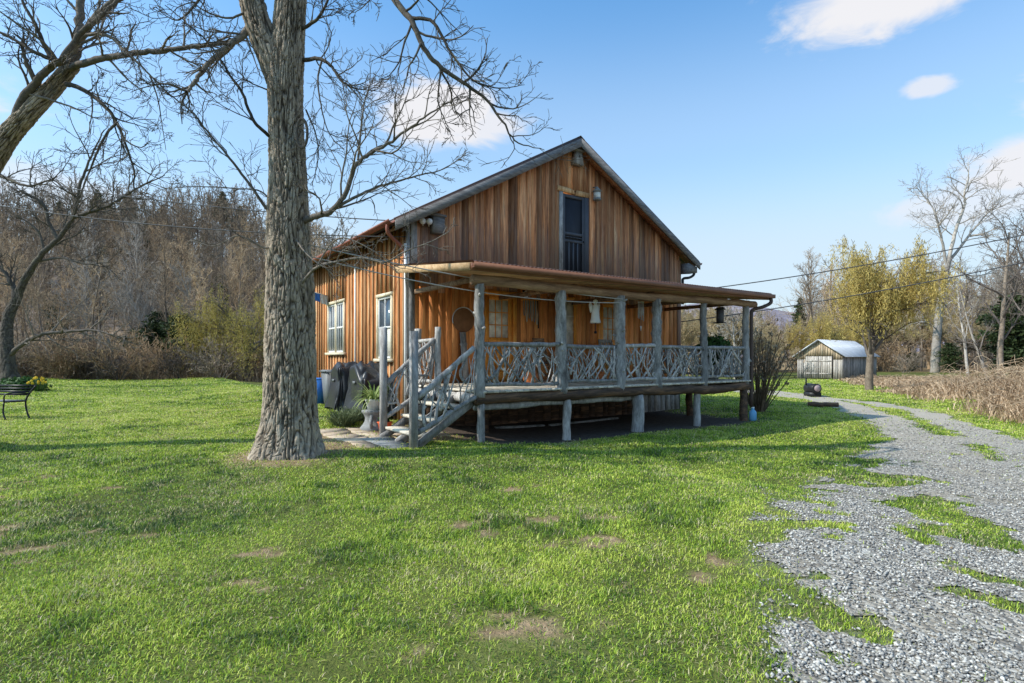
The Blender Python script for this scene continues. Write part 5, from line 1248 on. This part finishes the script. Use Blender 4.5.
limb(big, ROOT, [(300,222,9.6),(318,216,9.4),(331,211,9.3),(345,195,9.2),(356,165,9.1),(373,152,9.1),(391,142,9.0),(416,123,8.9),(437,109,8.9),(465,93,8.9)], .052, .006, LB, 13)
limb(big, ROOT, [(331,211,9.3),(352,199,9.2),(375,188,9.2),(391,183,9.2),(420,175,9.3),(441,170,9.3),(461,159,9.4)], .026, .005, LB, 11, ratio=.26)
limb(big, ROOT, [(358,160,9.1),(361,130,9.2),(364,105,9.3),(370,85,9.4),(380,68,9.5)], .018, .004, LB, 9)
limb(big, ROOT, [(303,60,9.6),(320,59,9.4),(331,66,9.3),(342,81,9.2),(356,88,9.2),(377,91,9.3)], .034, .005, DB, 12)
limb(big, ROOT, [(322,60,9.4),(318,80,9.3),(322,110,9.2),(330,135,9.2),(345,150,9.2)], .016, .004, DB, 8)
limb(big, ROOT, [(350,-120,9.0),(372,-50,8.8),(395,0,8.6),(412,20,8.5),(421,42,8.5),(437,64,8.5),(465,84,8.6),(486,99,8.7),(503,122,8.7),(517,142,8.8),(545,150,8.9)], .055, .005, DB, 14, ratio=.20)
limb(big, ROOT, [(296,-90,9.5),(320,-120,9.2),(350,-120,9.0)], .09, .055, DB, 3)
limb(big, ROOT, [(412,18,8.5),(433,22,8.4),(448,48,8.4),(462,68,8.4),(476,82,8.4),(500,88,8.5),(525,85,8.6)], .026, .004, DB, 14, ratio=.24)
limb(big, ROOT, [(441,70,8.5),(438,100,8.5),(444,118,8.5),(454,141,8.5)], .014, .004, DB, 4)
limb(big, ROOT, [(395,0,8.6),(380,-10,8.5),(362,8,8.4),(350,14,8.4)], .012, .003, DB, 6)
limb(big, ROOT, [(255,20,9.6),(243,35,9.5),(228,47,9.4),(209,63,9.3),(196,80,9.2),(186,93,9.1)], .060, .022, LB, 12, ratio=.36)
limb(big, ROOT, [(186,93,9.1),(181,106,9.1),(182,124,9.1)], .018, .006, DB, 3)
limb(big, ROOT, [(186,91,9.1),(168,84,9.0),(150,86,9.0),(130,92,8.9)], .018, .004, DB, 7)
limb(big, ROOT, [(275,140,9.6),(262,130,9.4),(252,118,9.3),(242,92,9.2),(232,78,9.2),(222,62,9.1),(210,45,9.1),(195,30,9.0),(165,5,9.0)], .030, .006, DB, 12, ratio=.25)
limb(big, ROOT, [(279,228,9.6),(262,202,9.4),(245,178,9.3),(228,156,9.2),(210,135,9.2),(192,112,9.1),(170,95,9.1),(150,75,9.0),(125,50,9.0)], .026, .004, DB, 10, ratio=.22)
limb(big, ROOT, [(280,215,9.6),(262,192,9.5),(240,189,9.4),(215,187,9.3),(185,187,9.2),(160,190,9.2)], .014, .004, DB, 7, ratio=.25)
limb(big, ROOT, [(280,244,9.55),(265,248,9.3),(250,240,9.2),(235,236,9.1),(215,246,9.0),(190,240,9.0)], .014, .004, LB, 8, ratio=.3)
limb(big, ROOT, [(300,285,9.45),(316,268,9.2),(335,262,9.1),(360,258,9.0),(385,262,8.9),(404,252,8.9),(430,242,8.9),(450,231,8.9)], .024, .004, LB, 10, ratio=.2)
limb(big, ROOT, [(316,268,9.2),(330,245,9.1),(345,238,9.0),(372,250,9.0),(400,268,9.0),(410,262,9.0)], .013, .004, LB, 7, ratio=.25)
limb(big, ROOT, [(284,262,9.4),(287,245,9.2),(284,228,9.1),(289,214,9.1)], .022, .008, LB, 5, ratio=.6)
limb(big, ROOT, [(296,240,9.4),(305,252,9.2),(316,262,9.1),(330,272,9.1),(340,288,9.1)], .014, .004, LB, 6)
limb(big, ROOT, [(306,110,9.6),(316,135,9.4),(318,160,9.3),(312,185,9.3)], .014, .004, DB, 8)
limb(big, ROOT, [(300,30,9.6),(318,18,9.4),(330,-5,9.3),(340,-40,9.2)], .030, .008, DB, 12)
limb(big, ROOT, [(268,90,9.5),(255,85,9.3),(240,80,9.2),(228,95,9.1)], .012, .004, DB, 8)
limb(big, ROOT, [(240,-40,9.4),(215,-20,9.2),(195,5,9.1),(178,20,9.0),(160,12,9.0)], .03, .005, DB, 12)
limb(big, ROOT, [(250,10,9.5),(228,18,9.3),(200,8,9.2),(180,-15,9.1)], .02, .005, DB, 10)

# ---- left tree: its trunk stands just outside the left edge
R2 = np.array([-9.9, 9.9, 0.]); R2[2] = float(gz(R2[0], R2[1]))
lt = thing('leaning_tree', 'bare tree leaning in from the left edge with thick forked limbs', 'tree', R2, 0)
b = bark_tube([R2*0+np.array([0,0,-.1]), np.array([.05,-.3,1.4]), at(-30,205,9.6)-R2, at(2,145,9.4)-R2, at(30,112,9.3)-R2, at(55,86,9.3)-R2, at(73,64,9.3)-R2], [.38,.31,.235,.155,.135,.12,.108], 150, 400, 25, .2, .022, 36); b.build('trunk', M['trunkbark'], lt, True)
def l2(*a, **k): return limb(lt, R2, *a, **k)
l2([(73,66,9.3),(78,40,9.3),(80,15,9.3),(82,-30,9.3),(88,-90,9.3)], .075, .05, LB, 6)
l2([(66,76,9.3),(72,55,9.2),(80,38,9.1),(95,18,9.0),(112,2,8.9),(140,-25,8.8)], .07, .035, LB, 8)
l2([(14,125,9.3),(22,100,9.2),(36,82,9.1),(52,66,9.0),(62,60,8.9),(78,36,8.9),(104,14,8.8),(125,-5,8.8)], .07, .03, LB, 8)
l2([(70,68,9.2),(88,62,9.0),(110,57,8.9),(138,53,8.8),(165,50,8.8),(193,47,8.8),(215,44,8.8),(238,38,8.8)], .058, .022, LB, 14, ratio=.24)
l2([(78,38,9.1),(95,34,9.0),(112,38,8.9),(124,50,8.9),(135,60,8.8),(150,75,8.8),(160,84,8.8)], .03, .010, LB, 12, ratio=.3)
l2([(66,84,9.2),(80,88,9.0),(96,98,8.9),(110,112,8.8),(118,125,8.8),(126,145,8.8),(134,170,8.8),(134,190,8.8)], .04, .008, DB, 13, ratio=.26)
l2([(100,102,8.9),(96,85,8.8),(103,72,8.8)], .012, .004, DB, 5)
l2([(36,82,9.1),(26,62,9.0),(22,45,9.0),(24,35,9.0)], .04, .014, DB, 9)
l2([(54,62,9.0),(44,45,9.0),(34,22,8.9),(22,0,8.9),(10,-30,8.9)], .04, .012, DB, 10)
l2([(54,60,9.0),(38,54,8.9),(22,44,8.9),(0,32,8.9),(-30,18,8.8)], .035, .012, DB, 9)
l2([(118,122,8.8),(108,132,8.8),(98,150,8.8),(90,170,8.9),(82,190,8.9),(74,215,9.0)], .022, .008, DB, 12, ratio=.3)
l2([(150,76,8.8),(158,100,8.8),(162,125,8.8),(166,150,8.8)], .012, .004, DB, 7)
l2([(-10,170,9.5),(10,180,9.3),(30,186,9.2),(52,180,9.1),(66,190,9.0)], .03, .006, DB, 9)

# ---- the crooked tree further back on the left
R3 = np.array([-25.0, 28.0, 0.]); R3[2] = float(gz(R3[0], R3[1]))
ct = thing('crooked_tree', 'dark crooked bare tree behind the garden bench', 'tree', R3, 0)
b = bark_tube([np.array([0,0,-.2])]+[at(*q)-R3 for q in ((7,350,28),(8,320,28),(16,300,28),(22,285,27.9),(32,268,27.8))], [.33,.27,.23,.2,.17,.14], 100, 200, 35, .3, .03, 14); b.build('trunk', M['darkbark'], ct, True)
TW3 = dict(TW, rmin=.009)
def l3(*a, **k): k.setdefault('P', TW3); return limb(ct, R3, *a, **k)
l3([(30,270,27.8),(44,252,27.6),(58,238,27.5),(70,222,27.3),(76,205,27.2),(79,190,27.1),(86,168,27),(94,150,27),(104,130,27)], .14, .025, DB, 12, ratio=.3)
l3([(58,240,27.5),(50,225,27.5),(44,205,27.4),(30,195,27.3),(15,190,27.3)], .10, .03, DB, 10, ratio=.4)
l3([(72,218,27.3),(90,212,27.1),(108,206,27),(125,196,27),(142,186,26.9),(165,175,26.8)], .10, .02, DB, 12, ratio=.35)
l3([(9,356,28),(20,346,27.8),(34,337,27.6),(50,333,27.5),(72,331,27.3),(94,330,27.2),(110,334,27.1),(126,338,27)], .12, .02, LB, 10, ratio=.3)
l3([(16,300,28),(12,285,28),(4,272,28),(-8,260,28)], .14, .05, DB, 10, ratio=.5)
l3([(36,262,27.8),(60,258,27.6),(86,264,27.5),(110,262,27.4)], .06, .02, DB, 9, ratio=.4)
l3([(44,252,27.6),(40,235,27.6),(28,222,27.5),(14,215,27.5)], .07, .02, DB, 9, ratio=.4)

# ---- tallest pale tree beyond the brambles
R4 = at(935, HY, 60); R4[2] = float(gz(R4[0], 60))
sy_ = thing('bare_tree', 'tallest bare pale barked tree beyond the brambles', 'tree', R4, 0)
TW4 = dict(TW, rmin=.013, n=[12,6,5], k=[8,5,4,3])
b = MB(); b.tube(smooth_path([np.array([0,0,-.3])]+[at(*q)-R4 for q in ((936,350,60),(938,325,60),(941,300,60),(945,278,60),(949,258,60))], 30), np.linspace(.46,.25,30), 14, wob=.12); b.build('trunk', M['palebark'], sy_, True)
for pts_, r0_, n_ in (([(947,266,60),(942,241,60),(938,224,60.3),(934,210,60.5),(924,196,61),(916,187,61)], .15, 14), ([(949,258,60),(957,226,59.7),(965,204,59.5),(964,195,59.4),(968,178,59.3),(969,162,59.3)], .19, 15), ([(950,260,60),(965,241,60.5),(978,224,61),(992,209,61),(1010,195,61.5)], .16, 14), ([(970,236,60),(985,233,59),(1000,226,58.5)], .12, 9), ([(938,226,60),(948,214,59.5),(954,204,59)], .10, 8), ([(942,300,60),(928,285,59),(915,280,58.5),(900,284,58)], .14, 10), ([(944,285,60),(960,275,60),(978,276,61),(995,270,61)], .14, 10), ([(938,330,60),(925,322,59),(908,325,58.5)], .10, 8), ([(941,310,60),(955,300,59),(970,305,59)], .10, 8)):
    limb(sy_, R4, pts_, r0_, .025, M['palebark'], n_, P=TW4, ratio=.34)

# planting by the bench: dark ground cover, daffodils
p = at(22, 400, 24.5); g0 = float(gz(p[0], 24.5))
t = thing('evergreen_ground_plant', 'low dark green plant at the foot of the crooked tree', 'plant', (p[0], 24.5, g0), 0)
b = MB(); bush_leaves(b, 2000, .9, .36, .22, .10); b.build('leaves', M['darkleaf'], t)
p = at(38, 390, 24.0); g0 = float(gz(p[0], 24.0))
t = thing('daffodil_clump', 'yellow flowering daffodil clump beside the dark plant', 'flowers', (p[0], 24.0, g0), 0)
b = MB(); fl = MB()
for k in range(70):
    a = R.uniform(0, 6.28); q = R.uniform(0,.28); blade_leaf(b, (q*math.cos(a), q*math.sin(a), 0), (math.cos(a)*.3, math.sin(a)*.3, 1), R.uniform(.35,.5), .012, .4, 4)
for k in range(20):
    c = np.array([R.uniform(-.26,.26), R.uniform(-.3,.3), R.uniform(.35,.62)]); fl.add([c+np.array([0,-.03,0])]+[c+np.array([.06*math.cos(j*PI/3), .02*R.uniform(-1,1), .06*math.sin(j*PI/3)]) for j in range(6)], tris=[[0,1+j,1+(j+1)%6] for j in range(6)], tint=R.random()); b.tube([c*np.array([.6,.6,0]), c], .006, 3)
b.build('leaves', M['darkleaf'], t); fl.build('blossoms', M['yellowpetal'], t)

# ---- cables
def cable(a, c, sag, r, mat, label, n=24):
    a, c = np.asarray(a, float), np.asarray(c, float); t = np.linspace(0, 1, n)[:, None]; p = a+(c-a)*t; p[:, 2] -= sag*4*(t*(1-t))[:, 0]
    b = MB(); b.tube(p, r, 6); o = b.build('overhead_cable', mat); tag(o, label, 'cable'); return o
cable(at(296, 242, 9.3), W(3.70, -3.24, 3.06), .10, .011, M['cable'], 'upper pale cable strung from the big tree to the third porch post')
cable(at(294, 252, 9.3), W(3.72, -3.24, 2.98), .22, .010, M['cable'], 'lower pale cable sagging from the big tree to the third porch post')
cable(at(-260, 120, 16), W(.3, -.10, 4.95), .5, .013, M['wire'], 'upper dark service cable coming from the left to the house corner')
cable(at(-260, 150, 16), W(.1, .0, 4.6), .6, .013, M['wire'], 'lower dark service cable coming from the left to the house corner')
cable(W(9.69, .6, 3.9), at(1180, 200, 17), .25, .018, M['wire'], 'upper dark power cable running from the house to the right')
cable(W(9.69, .3, 2.9), at(1180, 226, 17), .25, .018, M['wire'], 'lower dark power cable running from the house to the right')

# ---- far mountain
xs2 = np.linspace(-300, 1400, 160); prof = 62+30*np.exp(-((xs2-330)/150)**2)+14*(fbm(xs2*.008, xs2*0, 201, 4)-.5)-.03*np.abs(xs2-330)
rows = 24; P = []
for j in range(rows):
    f = j/(rows-1); P.append(np.stack([xs2, np.full(160, 620+f*320), -2+prof*math.sin(f*PI/2)+(fbm(xs2*.03, np.full(160, f*9), 211, 4)-.5)*14*f*(1-f)*2.5], -1))
P = np.concatenate(P); i = np.arange(rows-1)[:, None]*160; j = np.arange(159)[None, :]
me = mesh_from('mountain', P, [], np.stack([i+j, i+j+1, i+160+j+1, i+160+j], -1).reshape(-1, 4), None, True)
m = N('wooded_mountain'); f = m.noise(m.obj(world=True), .06, 7, .75); m.base(m.ramp(f, [(.35, (.19,.165,.19)), (.6, (.33,.28,.31))])); m.b.inputs['Roughness'].default_value = 1; m.bump(f, 1, 6)  # distance haze is put into the purple grey surface colour
me.materials.append(m.m); o = bpy.data.objects.new('mountain', me); COL.objects.link(o); tag(o, kind='structure')

# ================================================================== SKY, SUN, CAMERA
wd = bpy.data.worlds.new('World'); sc.world = wd; wd.use_nodes = True; nt = wd.node_tree; nt.nodes.clear()
def wn(t, **kw):
    n = nt.nodes.new(t)
    for k, v in kw.items(): setattr(n, k, v)
    return n
sky = wn('ShaderNodeTexSky', sky_type='NISHITA'); sky.sun_disc = False; sky.sun_elevation = SUN_EL
sky.sun_rotation = math.atan2(SUN_AZ[0], SUN_AZ[1]) % (2*PI)
sky.air_density = 1.0; sky.dust_density = 1.6; sky.ozone_density = 2.0; sky.altitude = 200
hs = wn('ShaderNodeHueSaturation'); hs.inputs['Saturation'].default_value = 1.0
tint_ = wn('ShaderNodeMix', data_type='RGBA', blend_type='MULTIPLY'); tint_.inputs[0].default_value = 1; tint_.inputs[7].default_value = (1.04,1.68,1.92,1)
nt.links.new(sky.outputs[0], tint_.inputs[6]); 
tcz = wn('ShaderNodeTexCoord'); spz = wn('ShaderNodeSeparateXYZ'); nt.links.new(tcz.outputs['Generated'], spz.inputs[0])
rz_ = wn('ShaderNodeValToRGB'); rz_.color_ramp.interpolation = 'EASE'
rz_.color_ramp.elements.new(.1); rz_.color_ramp.elements.new(.3)
els = rz_.color_ramp.elements
for k_, (p_, c_) in enumerate(((0.0,.95),(.15,.86),(.33,.36),(.56,0.0))): els[k_].position = p_; els[k_].color = (c_,c_,c_,1)
nt.links.new(spz.outputs[2], rz_.inputs[0])
hz_ = wn('ShaderNodeMix', data_type='RGBA'); hz_.inputs[7].default_value = (4.75,5.5,6.1,1)
nt.links.new(rz_.outputs[0], hz_.inputs[0]); nt.links.new(tint_.outputs[2], hz_.inputs[6]); nt.links.new(hz_.outputs[2], hs.inputs['Color'])
bg = wn('ShaderNodeBackground'); bg.inputs[1].default_value = .15; nt.links.new(hs.outputs[0], bg.inputs[0])
tc = wn('ShaderNodeTexCoord')
def cmath(op, a, b=None):
    n = wn('ShaderNodeMath', operation=op)
    for i, v in enumerate((a, b)):
        if v is None: continue
        if isinstance(v, (int, float)): n.inputs[i].default_value = v
        else: nt.links.new(v, n.inputs[i])
    return n.outputs[0]
nz = wn('ShaderNodeTexNoise'); nz.inputs['Scale'].default_value = 9; nz.inputs['Detail'].default_value = 7; nz.inputs['Roughness'].default_value = .58; nz.inputs['Distortion'].default_value = .5
mp = wn('ShaderNodeMapping'); mp.inputs['Scale'].default_value = (1, 1, 2.4); nt.links.new(tc.outputs['Generated'], mp.inputs[0]); nt.links.new(mp.outputs[0], nz.inputs['Vector'])
tot = None
for px_, py_, wx, wz, dens in ((440,112,.13,.062,1.0),(485,124,.10,.030,.9),(895,-10,.17,.055,1.0),(845,14,.08,.022,.8),(929,85,.040,.015,.75),(1022,160,.08,.045,.95),(1000,198,.16,.04,.6),(10,178,.16,.04,.5),(-220,60,.25,.06,.9),(1300,40,.25,.07,1.0),(785,-120,.3,.06,.8)):
    d = norm(np.array([(px_-CX)/F, 1, (HY-py_)/F]))
    sub = wn('ShaderNodeVectorMath', operation='SUBTRACT'); nt.links.new(tc.outputs['Generated'], sub.inputs[0]); sub.inputs[1].default_value = d
    ml = wn('ShaderNodeVectorMath', operation='MULTIPLY'); nt.links.new(sub.outputs[0], ml.inputs[0]); ml.inputs[1].default_value = (1/wx, 1/wx, 1/wz)
    ln = wn('ShaderNodeVectorMath', operation='LENGTH'); nt.links.new(ml.outputs[0], ln.inputs[0])
    v = cmath('SUBTRACT', 1.0, ln.outputs['Value'])                                    # 1 in the middle, 0 at the rim
    v = cmath('ADD', v, cmath('MULTIPLY', cmath('SUBTRACT', nz.outputs['Fac'], .5), 1.6))
    mr = wn('ShaderNodeMapRange', interpolation_type='SMOOTHSTEP'); nt.links.new(v, mr.inputs[0]); mr.inputs[1].default_value = .02; mr.inputs[2].default_value = .55; mr.inputs[4].default_value = dens
    tot = mr.outputs[0] if tot is None else cmath('MAXIMUM', tot, mr.outputs[0])
cb = wn('ShaderNodeBackground'); cb.inputs[0].default_value = (.93,.93,.97,1); cb.inputs[1].default_value = .95
mx = wn('ShaderNodeMixShader'); nt.links.new(tot, mx.inputs[0]); nt.links.new(bg.outputs[0], mx.inputs[1]); nt.links.new(cb.outputs[0], mx.inputs[2])
ow = wn('ShaderNodeOutputWorld'); nt.links.new(mx.outputs[0], ow.inputs[0])

sl = bpy.data.lights.new('sun', 'SUN'); sl.energy = 5.0; sl.angle = math.radians(.53); sl.color = (1, .955, .87)
so = bpy.data.objects.new('sun', sl); COL.objects.link(so)
sd_ = Vector((SUN_AZ[0]*math.cos(SUN_EL), SUN_AZ[1]*math.cos(SUN_EL), math.sin(SUN_EL))); so.rotation_euler = sd_.to_track_quat('Z', 'Y').to_euler(); so.location = (-20, -10, 30)
cam = bpy.data.cameras.new('camera'); cam.sensor_width = 36; cam.lens = F/1024*36; cam.shift_y = (HY-341.5)/1024; cam.clip_end = 5000; cam.clip_start = .05
co = bpy.data.objects.new('camera', cam); COL.objects.link(co); co.location = (0, 0, H); co.rotation_euler = (PI/2, 0, 0); sc.camera = co
sc.view_settings.view_transform = 'Standard'; sc.view_settings.look = 'None'; sc.view_settings.exposure = 0; sc.view_settings.gamma = 1
sc.render.engine = 'CYCLES'; sc.cycles.use_denoising = True
try: sc.cycles.denoiser = 'OPENIMAGEDENOISE'
except Exception: pass
sc.cycles.max_bounces = 8; sc.cycles.diffuse_bounces = 4; sc.cycles.transparent_max_bounces = 4
